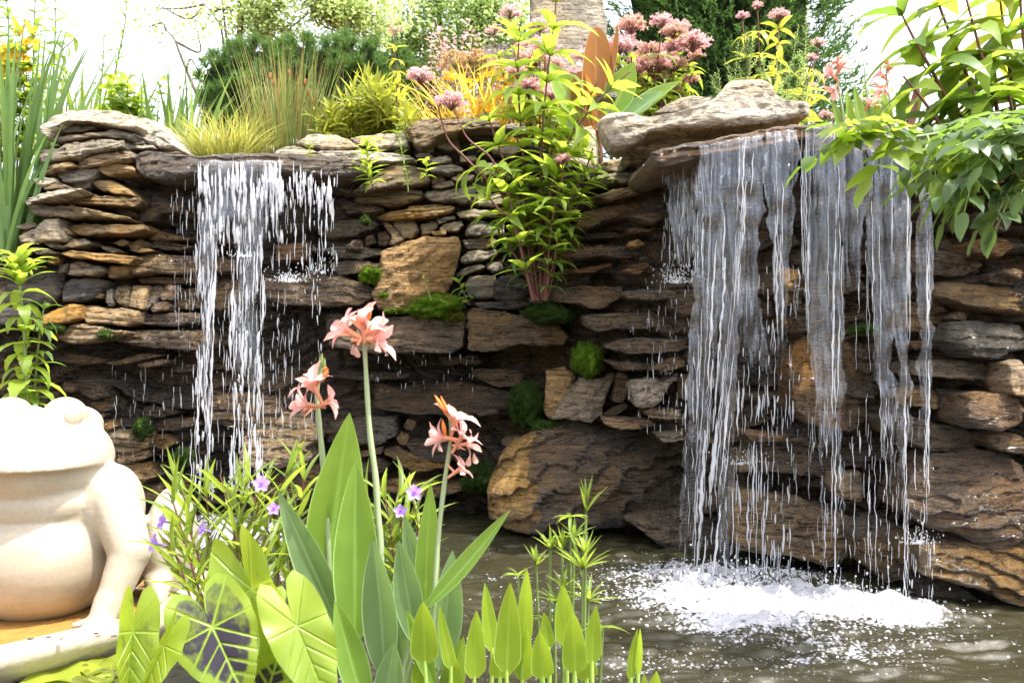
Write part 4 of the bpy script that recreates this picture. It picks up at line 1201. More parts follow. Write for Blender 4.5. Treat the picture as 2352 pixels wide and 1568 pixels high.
def basin():
    P = np.array([(-1.187, 3.98), (-1.165, 3.45), (-1.318, 3.25), (-1.54, 2.96), (-1.80, 2.74), (-2.45, 2.70), (-2.75, 3.3), (-2.6, 4.2), (-2.0, 4.5), (-1.5, 4.42)])
    D = resample(P, 160)
    for _ in range(5): D = .25 * np.roll(D, 1, 0) + .5 * D + .25 * np.roll(D, -1, 0)
    tg = np.roll(D, -1, 0) - np.roll(D, 1, 0); tg /= np.linalg.norm(tg, axis=1)[:, None]
    nn = np.stack([tg[:, 1], -tg[:, 0]], -1)
    c = D.mean(0)
    if ((D - c) * nn).sum() < 0: nn = -nn
    t = thing("basin", "wide shallow stone basin of ochre water that the white frog sits in", "basin", (c[0], c[1], 0))
    prof = [(-.125, .085), (-.11, .118), (-.08, .136), (-.03, .142), (-.004, .134), (.008, .115), (.0, .085), (-.03, .05), (-.08, .01), (-.16, -.06), (-.2, -.4)]
    wob = 1 + .05 * vnoise(np.stack([D[:, 0] * 3, D[:, 1] * 3, D[:, 0] * 0], -1))
    G = np.stack([np.concatenate([D + nn * a, np.full((160, 1), z)], 1) * np.array([1, 1, 1]) for a, z in prof])
    G[..., 2] *= wob[None]
    mb = MB(); mb.grid(G, close=True); mb.build("rim", M_BASIN, t)
    f = MB()
    rr = [np.concatenate([c + (D - nn * .11 - c) * s, np.full((160, 1), .100)], 1) for s in np.linspace(0.02, 1.0, 26)]
    Gf = np.stack(rr); Gf[..., 2] += .004 * fbm(Gf.reshape(-1, 3) * 9, 3).reshape(Gf.shape[:2])
    f.grid(Gf, close=True); f.build("basin_water", M_ALGAE, t)
    for i, (x, y) in enumerate(((70, 1452), (110, 1448), (140, 1452), (220, 1440), (225, 1446), (262, 1446))):
        Y = (CAMZ - .142) * F / (y - CY + 16)
        k = MB(); k.blob(at(x, y, Y) * 1.0, (.011, .008, .003), 12, 6)
        p = k.v[0]; p[:, 2] += .145 - p[:, 2].mean()
        tag(k.build("pebble", ROCK["G"]), None, "pebble", "pebbles on the basin rim")["label"] = "flat grey pebble lying on the pale basin rim before the frog"


frog()
basin()

# ================================================================== plants: builders
M_LIME = leafm("lime_leaf", (.15, .215, .035), (.46, .60, .06), .55, .3)
M_GREEN = leafm("green_leaf", (.085, .145, .035), (.28, .44, .05), .48, .35)
M_DKLEAF = leafm("blue_green_leaf", (.075, .125, .05), (.24, .38, .06), .42, .35, .35)
M_YELLOW = leafm("yellow_leaf", (.21, .24, .035), (.55, .58, .06), .52, .25)
M_IRIS = leafm("iris_blade", (.10, .17, .065), (.32, .50, .11), .45, .35, .4)
M_SEDGE = leafm("sedge_blade", (.25, .26, .07), (.58, .56, .12), .5, .4)
M_RUSH = leafm("rush_blade", (.17, .21, .07), (.44, .50, .12), .48, .4, alt=(.82, (.30, .20, .07)))
M_PINE = leafm("pine_needle", (.075, .145, .036), (.16, .28, .06), .32, .4, .6, 0, .2)
M_JUNI = leafm("juniper_spray", (.055, .115, .03), (.13, .25, .05), .35, .6, .6, 0, .2)
M_TREE = leafm("tree_leaf", (.15, .22, .08), (.42, .55, .17), .55, .4)
M_TREEY = leafm("pale_tree_leaf", (.20, .26, .10), (.52, .63, .22), .55, .35)
M_CANNA = leafm("canna_leaf", (.155, .265, .055), (.42, .60, .06), .46, .22, .33, .5)
M_CANNAG = leafm("grey_green_leaf", (.165, .25, .115), (.30, .46, .12), .35, .2, .38, .45)
M_BRONZE = leafm("bronze_leaf", (.25, .12, .05), (.62, .28, .06), .5, .25, .35, .4)
M_PICK = leafm("pickerel_leaf", (.23, .32, .035), (.46, .60, .04), .48, .22, .35, .35)
M_RUELL = leafm("narrow_leaf", (.14, .20, .035), (.42, .54, .06), .5, .35)
M_STEMR = plain("red_stem", (.13, .045, .035), .5, .3)
M_STEMG = plain("green_stem", (.15, .20, .06), .5, .25)
M_STEMC = plain("pale_stem", (.26, .32, .17), .5, .15)
M_BARK = plain("bark", (.13, .105, .085), .85, .35, 20, .2, .5)
M_PINK = leafm("pink_floret", (.74, .47, .48), (.88, .58, .58), .5, .22)
M_DUSTY = leafm("dusty_floret", (.64, .41, .33), (.78, .52, .42), .5, .25)
M_CORAL = leafm("coral_petal", (.74, .44, .42), (.85, .46, .40), .45, .12, .4)
M_ORANGE = leafm("orange_bud", (.75, .26, .06), (.9, .35, .08), .35, .25)
M_THROAT = leafm("flower_throat", (.76, .38, .24), (.88, .46, .28), .35, .25)
M_PURPLE = leafm("purple_petal", (.42, .25, .70), (.60, .36, .90), .45, .15)
M_GOLD = leafm("golden_petal", (.80, .46, .02), (.95, .60, .03), .4, .15)
M_DAYLILY = leafm("amber_leaf", (.60, .40, .06), (.85, .62, .10), .5, .4)
M_TANFL = leafm("tan_plume", (.45, .30, .15), (.66, .46, .25), .5, .3)
M_BROWN = plain("seed_head", (.22, .085, .025), .8, .3, 60)
M_MOSS = leafm("moss_fibre", (.085, .16, .012), (.16, .30, .02), .35, .5, .8, 0, .1, alt=(.80, (.13, .10, .025)))
M_DMOSS = leafm("dark_moss_fibre", (.035, .062, .012), (.06, .11, .015), .3, .5, .8, 0, .1)
UP = np.array((0., 0., 1.))


def rdir(r_, n, zlo=-.2, zhi=1.0):
    a = r_.uniform(0, 2 * np.pi, n); z = r_.uniform(zlo, zhi, n); q = np.sqrt(np.maximum(0, 1 - z * z))
    return np.stack([q * np.cos(a), q * np.sin(a), z], -1)


def whorls(leaf, path, spacing, per, L, wr, tps, elev, r_, t0=.06, t1=1.0, size=None, tilt=0.0, jit=.15):
    """leaves in rings up a stem"""
    path = np.asarray(path)
    seg = np.linalg.norm(np.diff(path, axis=0), axis=1); d = np.concatenate([[0], np.cumsum(seg)])
    pos = np.arange(t0 * d[-1], t1 * d[-1] + 1e-6, spacing)
    ph = r_.uniform(0, 6.28)
    for s in pos:
        P = np.array([np.interp(s, d, path[:, i]) for i in range(3)])
        q = min(s + .01, d[-1]); Tn = np.array([np.interp(q, d, path[:, i]) - np.interp(q - .02, d, path[:, i]) for i in range(3)]); Tn /= np.linalg.norm(Tn) + 1e-9
        a = np.cross(Tn, (.3, .9, .2)); a /= np.linalg.norm(a); b = np.cross(Tn, a)
        t = s / d[-1]
        sz = (size(t) if size else 1.0)
        ang = ph + np.arange(per) * 2 * np.pi / per + r_.normal(0, jit, per)
        ph += np.pi / per + r_.normal(0, .1) + .05
        rad = a[None] * np.cos(ang)[:, None] + b[None] * np.sin(ang)[:, None]
        el = elev + r_.normal(0, .12, per) + .5 * max(0, (t - .9) / .1) + tilt
        D = rad * np.cos(el)[:, None] + Tn * np.sin(el)[:, None]
        k = r_.integers(0, len(tps))
        ll = L * sz * r_.uniform(.8, 1.15, per)
        leaf.inst(tps[k], np.repeat(P[None], per, 0), D, np.repeat(Tn[None], per, 0), ll, ll * wr)


def strapmb(mb, base, D0, h, w, droop, az, r_, nseg=10, taper=None, twist=0.0):
    t = np.linspace(0, 1, nseg + 1)
    ax = np.array((math.cos(az), math.sin(az), 0))
    c = np.asarray(base)[None] + np.outer(t * h, D0) + np.outer(droop * h * t ** 2.4, ax) - np.outer(.35 * abs(droop) * h * t ** 3, UP)
    wd = w * (np.minimum(1, (1 - t) * 2.2 + .02) if taper is None else np.array([taper(k) for k in t])) * .5
    pa = az + np.pi / 2 + r_.normal(0, .5) + twist * t
    x = np.stack([np.cos(pa) * np.ones_like(t), np.sin(pa) * np.ones_like(t), 0 * t], -1)
    n_ = np.cross(np.gradient(c, axis=0), x); n_ /= np.linalg.norm(n_, axis=1)[:, None] + 1e-9
    G = np.stack([c - x * wd[:, None] + n_ * wd[:, None] * .35, c, c + x * wd[:, None] + n_ * wd[:, None] * .35], 1)
    UV = np.stack([np.tile(np.array([0, .5, 1.])[None], (nseg + 1, 1)), np.repeat(t[:, None], 3, 1)], -1)
    mb.grid(G, UV)


def blades(mb, c, n, spread, h, w, lean, droop, r_, nseg=9, flat=.6):
    for _ in range(n):
        az = r_.uniform(0, 6.283); q = math.sqrt(r_.uniform(0, 1))
        b = np.array(c) + np.array((math.cos(az) * q * spread, math.sin(az) * q * spread * flat, 0))
        az2 = az + r_.normal(0, .5); le = r_.uniform(0, lean) * (.3 + q)
        D0 = np.array((math.cos(az2) * le, math.sin(az2) * le, 1.0)); D0 /= np.linalg.norm(D0)
        strapmb(mb, b, D0, r_.uniform(*h), w * r_.uniform(.6, 1.2), r_.uniform(0, droop), az2, r_, nseg)


def corymb(mb, st, c, r, n, r_, axis=UP, flat=.62):
    """a domed head of fine fuzzy florets on little branches"""
    c = np.array(c)
    nb = max(5, int(n / 16))
    A = rdir(r_, nb, -.05, 1.0) * np.array((1, 1, flat)) * r_.uniform(.72, 1.05, nb)[:, None] * r
    root = c - np.array((0, 0, r * .5))
    for a in A:
        st.tube([root, c + a * .45 - (0, 0, r * .12), c + a], [r * .02, r * .014, r * .01], 4)
    A = np.vstack([A, A * .72 + r_.normal(0, .06 * r, A.shape)])
    P = np.repeat(c + A, max(3, n // (2 * nb)), 0)
    m = len(P)
    D = rdir(r_, m, -.55, 1)
    P = P + D * r * .03
    ll = r * r_.uniform(.11, .24, m)
    for k in range(2):
        mb.inst(T_NEEDLE[0], P, D + r_.normal(0, .35, (m, 3)), rdir(r_, m), ll, ll * .30)


def px(pts, Y):
    return [at(x, y, Y if np.isscalar(Y) else Y[i]) for i, (x, y) in enumerate(pts)]


def moss(x, y, rx, ry, label, n=1400, dark=False, Y=None, name="moss_cushion", dy=.05):
    Yc = (wallY(x, y) - .32) if Y is None else Y
    c = np.array(at(x, y, Yc)); s = Yc / F
    r_ = np.random.default_rng(int(x * 7 + y))
    mb = MB()
    R3 = np.array((rx * s, max(rx, ry) * s * .8 + dy, ry * s))
    lumps = [(c, R3)] + [(c + rdir(r_, 1, -.4, .8)[0] * R3 * .7, R3 * r_.uniform(.35, .6)) for _ in range(5)]
    for lc, lr in lumps:
        mb.blob(lc, lr * .93, 30, 18, .35, 2.6)
        k = int(1.7 * n * (lr[0] / R3[0]) ** 2)
        D = rdir(r_, k, -.7, 1)
        P = lc + D * lr * (.93 + .33 * fbm(D * 2.6 + lc * 7, 3)[:, None])
        l_ = r_.uniform(.006, .017, k)
        mb.inst(T_NEEDLE[0], P, D + r_.normal(0, .5, (k, 3)) + (0, 0, .3), rdir(r_, k), l_, l_ * .35)
    return tag(mb.build(name, M_DMOSS if dark else M_MOSS, loc=c), label, "moss")


def blade(base, tip, width, face, bow=.06, fold=.14, prof=None, rows=18, cols=4, wave=.0, curl=0.0):
    """a broad single leaf from base to tip, folded along its midrib; returns grid + uv"""
    base, tip, face = np.array(base), np.array(tip), np.array(face, float)
    D = tip - base; L = np.linalg.norm(D); d = D / L
    x = np.cross(d, face); x /= np.linalg.norm(x); f = np.cross(x, d)
    t = np.linspace(0, 1, rows + 1); c = np.linspace(-1, 1, 2 * cols + 1)
    w = np.array([prof(k) for k in t]) * width * .5
    ctr = base[None] + np.outer(t, D) - np.outer(np.sin(np.pi * t) * bow * L, f) + np.outer(curl * L * t ** 3, f)
    wob = wave * np.sin(t * 11)[:, None] * (np.abs(c) ** 2)[None]
    G = ctr[:, None] + x[None, None] * (w[:, None] * c[None])[..., None] + f[None, None] * ((fold * np.abs(c) ** 1.3)[None] * w[:, None] * 2 + wob * width)[..., None]
    UV = np.stack([np.tile((c * .5 + .5)[None], (rows + 1, 1)), np.repeat(t[:, None], len(c), 1)], -1)
    return G, UV


cannap = lambda t: max(.02, math.sin(math.pi * min(1, t) ** .82) ** .85) if t < .995 else .015
pickp = lambda t: max(.02, min(1, (t * 5 + .35)) * (1 - t ** 2.6) ** .9)

# ================================================================== plants in front of the water
def canna_flower(parent, c, v, size, r_, m=None):
    """one bloom: broad petals fanning from its throat, with a curled lip"""
    mb = MB()
    c = np.array(c); v = np.array(v, float); v /= np.linalg.norm(v)
    n = 6
    side = np.cross(v, (0, 1, 0)); side /= np.linalg.norm(side) + 1e-6
    for k in range(n):
        a = k / n * 6.283 + r_.uniform(-.3, .3)
        rad = side * math.cos(a) + np.array((0, -1, 0)) * math.sin(a)
        d = v * r_.uniform(.75, 1.0) + rad * r_.uniform(.35, .75)
        mb.inst(T_PETAL[r_.integers(0, 3)], [c], [d], [-rad + v * .3], [size * r_.uniform(.7, 1.1)], [size * r_.uniform(.42, .62)])
    mb.build("flower", m or M_CORAL, parent)
    ob = MB()
    for k in range(3):
        d = v + r_.normal(0, .5, 3); ob.inst(T_NARROW[2], [c - v * size * .15], [d], [rdir(r_, 1)[0]], [size * .6], [size * .09])
    ob.tube([c - v * size * .55, c - v * size * .2, c + v * size * .12], [size * .05, size * .075, size * .1], 7)
    ob.build("throat", M_THROAT, parent)


def canna():
    r_ = np.random.default_rng(5)
    t = thing("canna_plant", "tall canna with three spikes of coral flowers and broad upright leaves at the pool", "canna plant", at(860, 1700, 2.6))
    for pts, Y, w in (([(872, 1640), (875, 1290), (868, 1180), (862, 1090), (850, 1000), (843, 900), (838, 810), (832, 760)], 2.6, 8.5),
                      ([(760, 1500), (752, 1200), (745, 1100), (738, 1020), (731, 950), (728, 900), (736, 850), (740, 822)], 2.68, 7.5),
                      ([(985, 1600), (1000, 1330), (1010, 1200), (1022, 1100), (1031, 1040), (1036, 990), (1030, 950), (1010, 925)], 2.6, 6.5)):
        mb = MB(); P = catmull(px(pts, Y), 40)
        rad = np.linspace(w, w * .45, 40) * Y / F
        rad[12:] *= 1 + .16 * np.abs(np.sin(np.arange(28) * .5))
        mb.tube(P, rad, 9); mb.build("stem", M_STEMC, t)
    s = 2.6 / F
    for (bx, by), (vx, vy), k in (((804, 762), (-50, -26), 60), ((832, 748), (-8, -50), 62), ((850, 778), (58, -4), 66), ((842, 762), (28, -40), 55),
                                  ((724, 895), (-26, -48), 58), ((712, 930), (-50, -10), 54), ((748, 925), (42, -22), 48), ((728, 880), (5, -40), 44),
                                  ((1044, 968), (12, -52), 54), ((1026, 1006), (-46, -6), 50), ((1056, 1010), (28, -46), 52), ((1066, 1020), (38, -4), 40), ((1052, 1080), (30, -22), 44)):
        canna_flower(t, at(bx, by, 2.58), (vx * s, r_.uniform(-.02, .01), -vy * s), k * s * 1.22, r_)
    for (x, y), (x2, y2), w in (((742, 850), (752, 842), 5), ((1025, 950), (998, 906), 7), ((1028, 950), (1012, 908), 6), ((1022, 1000), (1016, 962), 7), ((742, 870), (754, 846), 7), ((862, 1484), (864, 1470), 9), ((846, 735), (852, 700), 6)):
        P = catmull([at(x, y, 2.57), (at(x, y, 2.57) + at(x2, y2, 2.57)) / 2, at(x2, y2, 2.57)], 8)
        b = MB(); b.tube(P, np.sin(np.linspace(.5, 3.1, 8)) * w * s * .8, 7); b.build("bud", M_ORANGE, t)
    for x, y in ((740, 815), (735, 824), (746, 826), (731, 838)):
        b = MB(); b.tube(catmull([at(x - 2, y + 30, 2.66), at(x - 1, y + 12, 2.66), at(x, y - 4, 2.66)], 6), np.array((2.5, 4, 4.5, 4, 2.5, 1)) * s, 6); b.build("bud", M_STEMG, t)
    for x, y, dx, dy in ((812, 790, -3, 38), (818, 795, 4, 30), (1088, 1040, 6, 28), (1080, 1045, -5, 22)):
        b = MB(); b.inst(T_PETAL[2], [at(x, y, 2.57)], [(dx * s, -.01, -dy * s)], [(0, -1, 0)], [34 * s], [16 * s]); b.build("wilted_petal", M_DUSTY, t)
    # leaves: base, tip, width, which way the face looks, material
    LV = [((742, 1380), (803, 948), 128, (.35, -1, .2), M_CANNA, 2.66), ((815, 1480), (818, 1056), 104, (.25, -1, .25), M_CANNA, 2.58), ((790, 1470), (638, 1128), 76, (-.1, -1, .5), M_CANNAG, 2.62),
          ((975, 1440), (990, 1108), 58, (.3, -1, .15), M_CANNA, 2.62), ((975, 1400), (1173, 1170), 46, (-.5, -1, .5), M_CANNA, 2.55), ((884, 1560), (860, 1232), 84, (-.15, -1, .3), M_CANNAG, 2.5),
          ((955, 1480), (915, 1236), 66, (.15, -1, .2), M_CANNAG, 2.56), ((1010, 1540), (1040, 1266), 78, (.2, -1, .3), M_CANNAG, 2.64), ((842, 1640), (770, 1378), 72, (.4, -1, .3), M_CANNA, 2.48),
          ((965, 1360), (928, 1180), 44, (.2, -1, .3), M_CANNAG, 2.7), ((1000, 1580), (932, 1396), 40, (.3, -1, .1), M_CANNA, 2.52), ((930, 1600), (905, 1330), 60, (-.3, -1, .2), M_CANNAG, 2.68), ((740, 1420), (700, 1210), 40, (.2, -1, .2), M_CANNAG, 2.75),
          ((1020, 1640), (1065, 1460), 60, (-.2, -1, .2), M_CANNA, 2.62), ((880, 1660), (905, 1470), 70, (.2, -1, .2), M_CANNAG, 2.5)]
    for (bx, by), (tx, ty), w, f, m, Y in LV:
        mb = MB()
        G, UV = blade(at(bx, by, Y + .03), at(tx, ty, Y - .02), w * Y / F, f, .03, .20, cannap, 26, 4, .012, r_.uniform(-.03, .06))
        mb.grid(G, UV); mb.build("leaf", m, t)
        mb = MB(); mb.tube(catmull([at(bx, by, Y + .03), at((bx + 870) / 2, by + 150, Y + .05), at(870 + (bx - 870) * .6, by + 320, Y + .05)], 8), np.linspace(5, 8, 8) * Y / F, 7)
        mb.build("leaf_stalk", M_STEMC, t)


def taro_mat():
    m, n, l, out = newmat("taro_leaf")
    tc = N(n, "ShaderNodeTexCoord")
    v = N(n, "ShaderNodeAttribute"); v.attribute_name = "vein"
    bl = N(n, "ShaderNodeAttribute"); bl.attribute_name = "blot"
    nz = N(n, "ShaderNodeTexNoise", Scale=26.0, Detail=6.0, Roughness=.65); l.new(tc.outputs["Object"], nz.inputs["Vector"])
    n2 = N(n, "ShaderNodeTexNoise", Scale=7.0, Detail=2.0); l.new(tc.outputs["Object"], n2.inputs["Vector"])
    g = mixc(n, l, n2.outputs[0], (.10, .20, .02), (.32, .38, .03))
    a = N(n, "ShaderNodeMath", operation="MULTIPLY_ADD"); l.new(nz.outputs[0], a.inputs[0]); a.inputs[1].default_value = .9; l.new(bl.outputs["Fac"], a.inputs[2])
    b = N(n, "ShaderNodeMath", operation="SUBTRACT"); l.new(a.outputs[0], b.inputs[0]); l.new(v.outputs["Fac"], b.inputs[1])
    fac = ramp(n, l, b.outputs[0], .72, 1.0)
    c = mixc(n, l, v.outputs["Fac"], g, (.26, .38, .06))
    c = mixc(n, l, fac, c, (.030, .022, .040))
    ct = mixc(n, l, v.outputs["Fac"], (.40, .50, .02), (.5, .62, .08)); ct = mixc(n, l, fac, ct, (.06, .05, .03))
    p = N(n, "ShaderNodeBsdfPrincipled", Roughness=.38); l.new(c, p.inputs["Base Color"])
    bp = N(n, "ShaderNodeBump", Strength=.4, Distance=.006, invert=True); l.new(v.outputs["Fac"], bp.inputs["Height"]); l.new(bp.outputs[0], p.inputs["Normal"])
    t = N(n, "ShaderNodeBsdfTranslucent"); l.new(ct, t.inputs[0])
    mx = N(n, "ShaderNodeMixShader"); mx.inputs[0].default_value = .46
    l.new(p.outputs[0], mx.inputs[1]); l.new(t.outputs[0], mx.inputs[2]); l.new(mx.outputs[0], out.inputs[0])
    return m


def taro():
    M = taro_mat()
    t = thing("elephant_ear", "elephant ear plant with big heart-shaped lime leaves blotched dark between the veins", "elephant ear", at(500, 1750, 2.3))
    th = np.linspace(-np.pi, np.pi, 241)[:-1]
    a = np.abs(th)
    out = np.interp(a, R(1) * np.array([0, 10, 28, 55, 85, 115, 138, 154, 167, 175, 180]), [1.0, .86, .68, .57, .52, .55, .63, .65, .52, .30, .2])
    rings = np.linspace(0.0, 1, 84)
    # junction, tip, half width scale, facing, blotch, cup, yellow
    LV = [((488, 1438), (566, 1612), 1.0, (.06, -1, .42), .42, .10, 2.26), ((682, 1438), (765, 1640), .66, (.35, -1, .35), .12, .12, 2.28), ((578, 1352), (672, 1590), .60, (-.45, -1, .25), .20, .16, 2.40),
          ((305, 1450), (288, 1640), .50, (.75, -1, .1), .30, .45, 2.24), ((376, 1482), (312, 1620), .40, (.9, -1, .2), .05, .5, 2.22), ((600, 1640), (640, 1490), .8, (0, -1, .5), .44, .1, 2.36), ((632, 1440), (560, 1590), .7, (-.2, -1, .2), .16, .1, 2.42)]
    for (jx, jy), (tx, ty), ws, face, blot, cup, Y in LV:
        J, T = np.array(at(jx, jy, Y)), np.array(at(tx, ty, Y - .05))
        D = T - J; Ln = np.linalg.norm(D); d = D / Ln
        x = np.cross(d, face); x /= np.linalg.norm(x); f = np.cross(x, d)
        rr = rings[:, None] * out[None]
        u, v = rr * np.sin(th)[None], rr * np.cos(th)[None]          # across, along
        vein = np.exp(-(u / .013) ** 2) * (v > -.02)
        for k in (48, 88, 140):
            for s in (-1, 1):
                dx, dy = math.sin(R(k)) * s, math.cos(R(k))
                along = u * dx + v * dy; off = np.abs(u * dy - v * dx)
                vein = np.maximum(vein, np.exp(-(off / (.008 + .005 * (1 - rings[:, None]))) ** 2) * (along > 0))
        for v0 in (.22, .42, .60):
            for s in (-1, 1):
                dx, dy = .78 * s, .62
                along = u * dx + (v - v0) * dy; off = np.abs(u * dy - (v - v0) * dx)
                vein = np.maximum(vein, .8 * np.exp(-(off / .011) ** 2) * (along > 0))
        edge = np.clip((1 - rings) / .22, 0, 1)[:, None]
        bl = blot * edge * np.ones_like(u) - .45 * (1 - edge) + (.30 * np.exp(-((u / .30) ** 2 + ((v - .30) / .36) ** 2)) if blot > .3 else 0)
        z = cup * np.abs(u) * 1.1 - .10 * v ** 2 + .026 * np.sin(th * 7 + jx)[None] * rings[:, None] ** 3 + .03 * (vein < .3) * rings[:, None] * (1 - rings[:, None])
        G = J + x * (u * Ln * ws)[..., None] + d * (v * Ln)[..., None] + f * (z * Ln)[..., None]
        mb = MB(); mb.grid(G, np.stack([u * .5 + .5, v * .5 + .5], -1), close=True)
        mb.build("leaf", M, t, attr={"vein": vein.ravel(), "blot": bl.ravel()})
        mb = MB(); e = np.array(at(500 + (jx - 500) * .4, 1850, Y + .12))
        mb.tube(catmull([J - f * .004, J - f * .09 - (0, 0, .08), (J + e) / 2 - f * .1, e], 14), np.linspace(.006, .011, 14), 8)
        mb.build("leaf_stalk", M_PICK, t)


def pickerel():
    r_ = np.random.default_rng(8)
    t = thing("pickerelweed", "clump of upright spear-shaped yellow-green pickerelweed leaves standing in the water", "pickerelweed", at(1200, 1750, 2.5))
    for x0, yt, yb, w, lean, f in ((974, 1378, 1522, 66, -2, 0), (1022, 1390, 1534, 34, -14, .6), (1092, 1400, 1556, 50, 2, .2), (1122, 1338, 1492, 40, -8, .5), (1168, 1337, 1542, 64, 4, 0), (1206, 1305, 1482, 42, 4, -.4),
                               (1243, 1450, 1556, 54, -4, 0), (1254, 1404, 1490, 36, -6, .5), (1297, 1340, 1482, 52, -5, .1), (1318, 1400, 1544, 58, -3, -.1), (1364, 1388, 1522, 44, 4, .3), (1455, 1440, 1560, 30, 6, .6), (1468, 1442, 1545, 18, 2, -.8),
                               (1502, 1540, 1640, 44, 6, 0), (1482, 1545, 1620, 26, -4, .4), (960, 1500, 1610, 36, -2, .3), (1150, 1470, 1556, 52, 2, 0), (1345, 1480, 1560, 52, -4, .1), (1205, 1440, 1560, 46, 6, -.3), (1048, 1500, 1620, 40, -6, .2)):
        Y = r_.uniform(2.42, 2.62)
        G, UV = blade(at(x0 - lean, yb, Y + .01), at(x0 + lean, yt, Y - .02), w * Y / F, (f, -1, r_.uniform(0, .25)), .03, r_.uniform(.05, .16), pickp, 18, 3, .0, r_.uniform(-.02, .05))
        mb = MB(); mb.grid(G, UV); mb.build("leaf", M_PICK, t)
        mb = MB(); mb.tube(catmull([at(x0 - lean, yb - 6, Y + .012), at(x0 - lean + r_.uniform(-4, 4), yb + 90, Y + .02), at(x0 + r_.uniform(-12, 12), 1800, Y + .04)], 10), np.linspace(4, 5.5, 10) * Y / F, 7)
        mb.build("leaf_stalk", M_PICK, t)


def papyrus():
    r_ = np.random.default_rng(9)
    t = thing("papyrus", "clump of dwarf papyrus with narrow ray leaves like umbrellas before the glossy boulder", "papyrus", at(1300, 1700, 2.75))
    for cx, cy, L, up, n in ((1346, 1180, 82, 1.6, 9), (1310, 1187, 52, .3, 9), (1264, 1262, 58, .9, 13), (1291, 1266, 66, 1.0, 12), (1232, 1298, 58, 1.0, 11), (1339, 1307, 92, .7, 16), (1190, 1322, 44, .5, 10),
                             (1352, 1378, 74, .7, 14), (1274, 1384, 64, .5, 10), (1320, 1233, 52, .7, 10), (1294, 1352, 60, .8, 10), (1385, 1440, 60, .2, 7), (1252, 1420, 52, .2, 7), (1346, 1275, 60, .9, 10)):
        Y = r_.uniform(2.66, 2.86); s = Y / F
        c = np.array(at(cx, cy, Y))
        st = MB(); x2 = 1300 + (cx - 1300) * .85 + r_.uniform(-8, 8)
        st.tube(catmull([c, at((cx + x2) / 2 + r_.uniform(-3, 3), cy + 180, Y + .01), at(x2, 1790, Y + .03)], 12), np.linspace(3.0, 5.5, 12) * s, 6)
        so = st.build("stem", M_STEMG, t)
        rays = MB(); az = np.arange(n) * 2.4 + r_.uniform(0, 6)
        el = r_.normal(up, .28, n)
        D = np.stack([np.cos(az) * np.cos(el), np.sin(az) * np.cos(el), np.sin(el)], -1)
        ll = L * s * r_.uniform(.75, 1.15, n)
        for k in range(n):
            rays.inst(T_NARROW[r_.integers(0, 2) if up > .6 else 2], [c], [D[k]], [UP + .01], [ll[k]], [7.5 * s])
        rays.build("rays", M_RUELL, so)


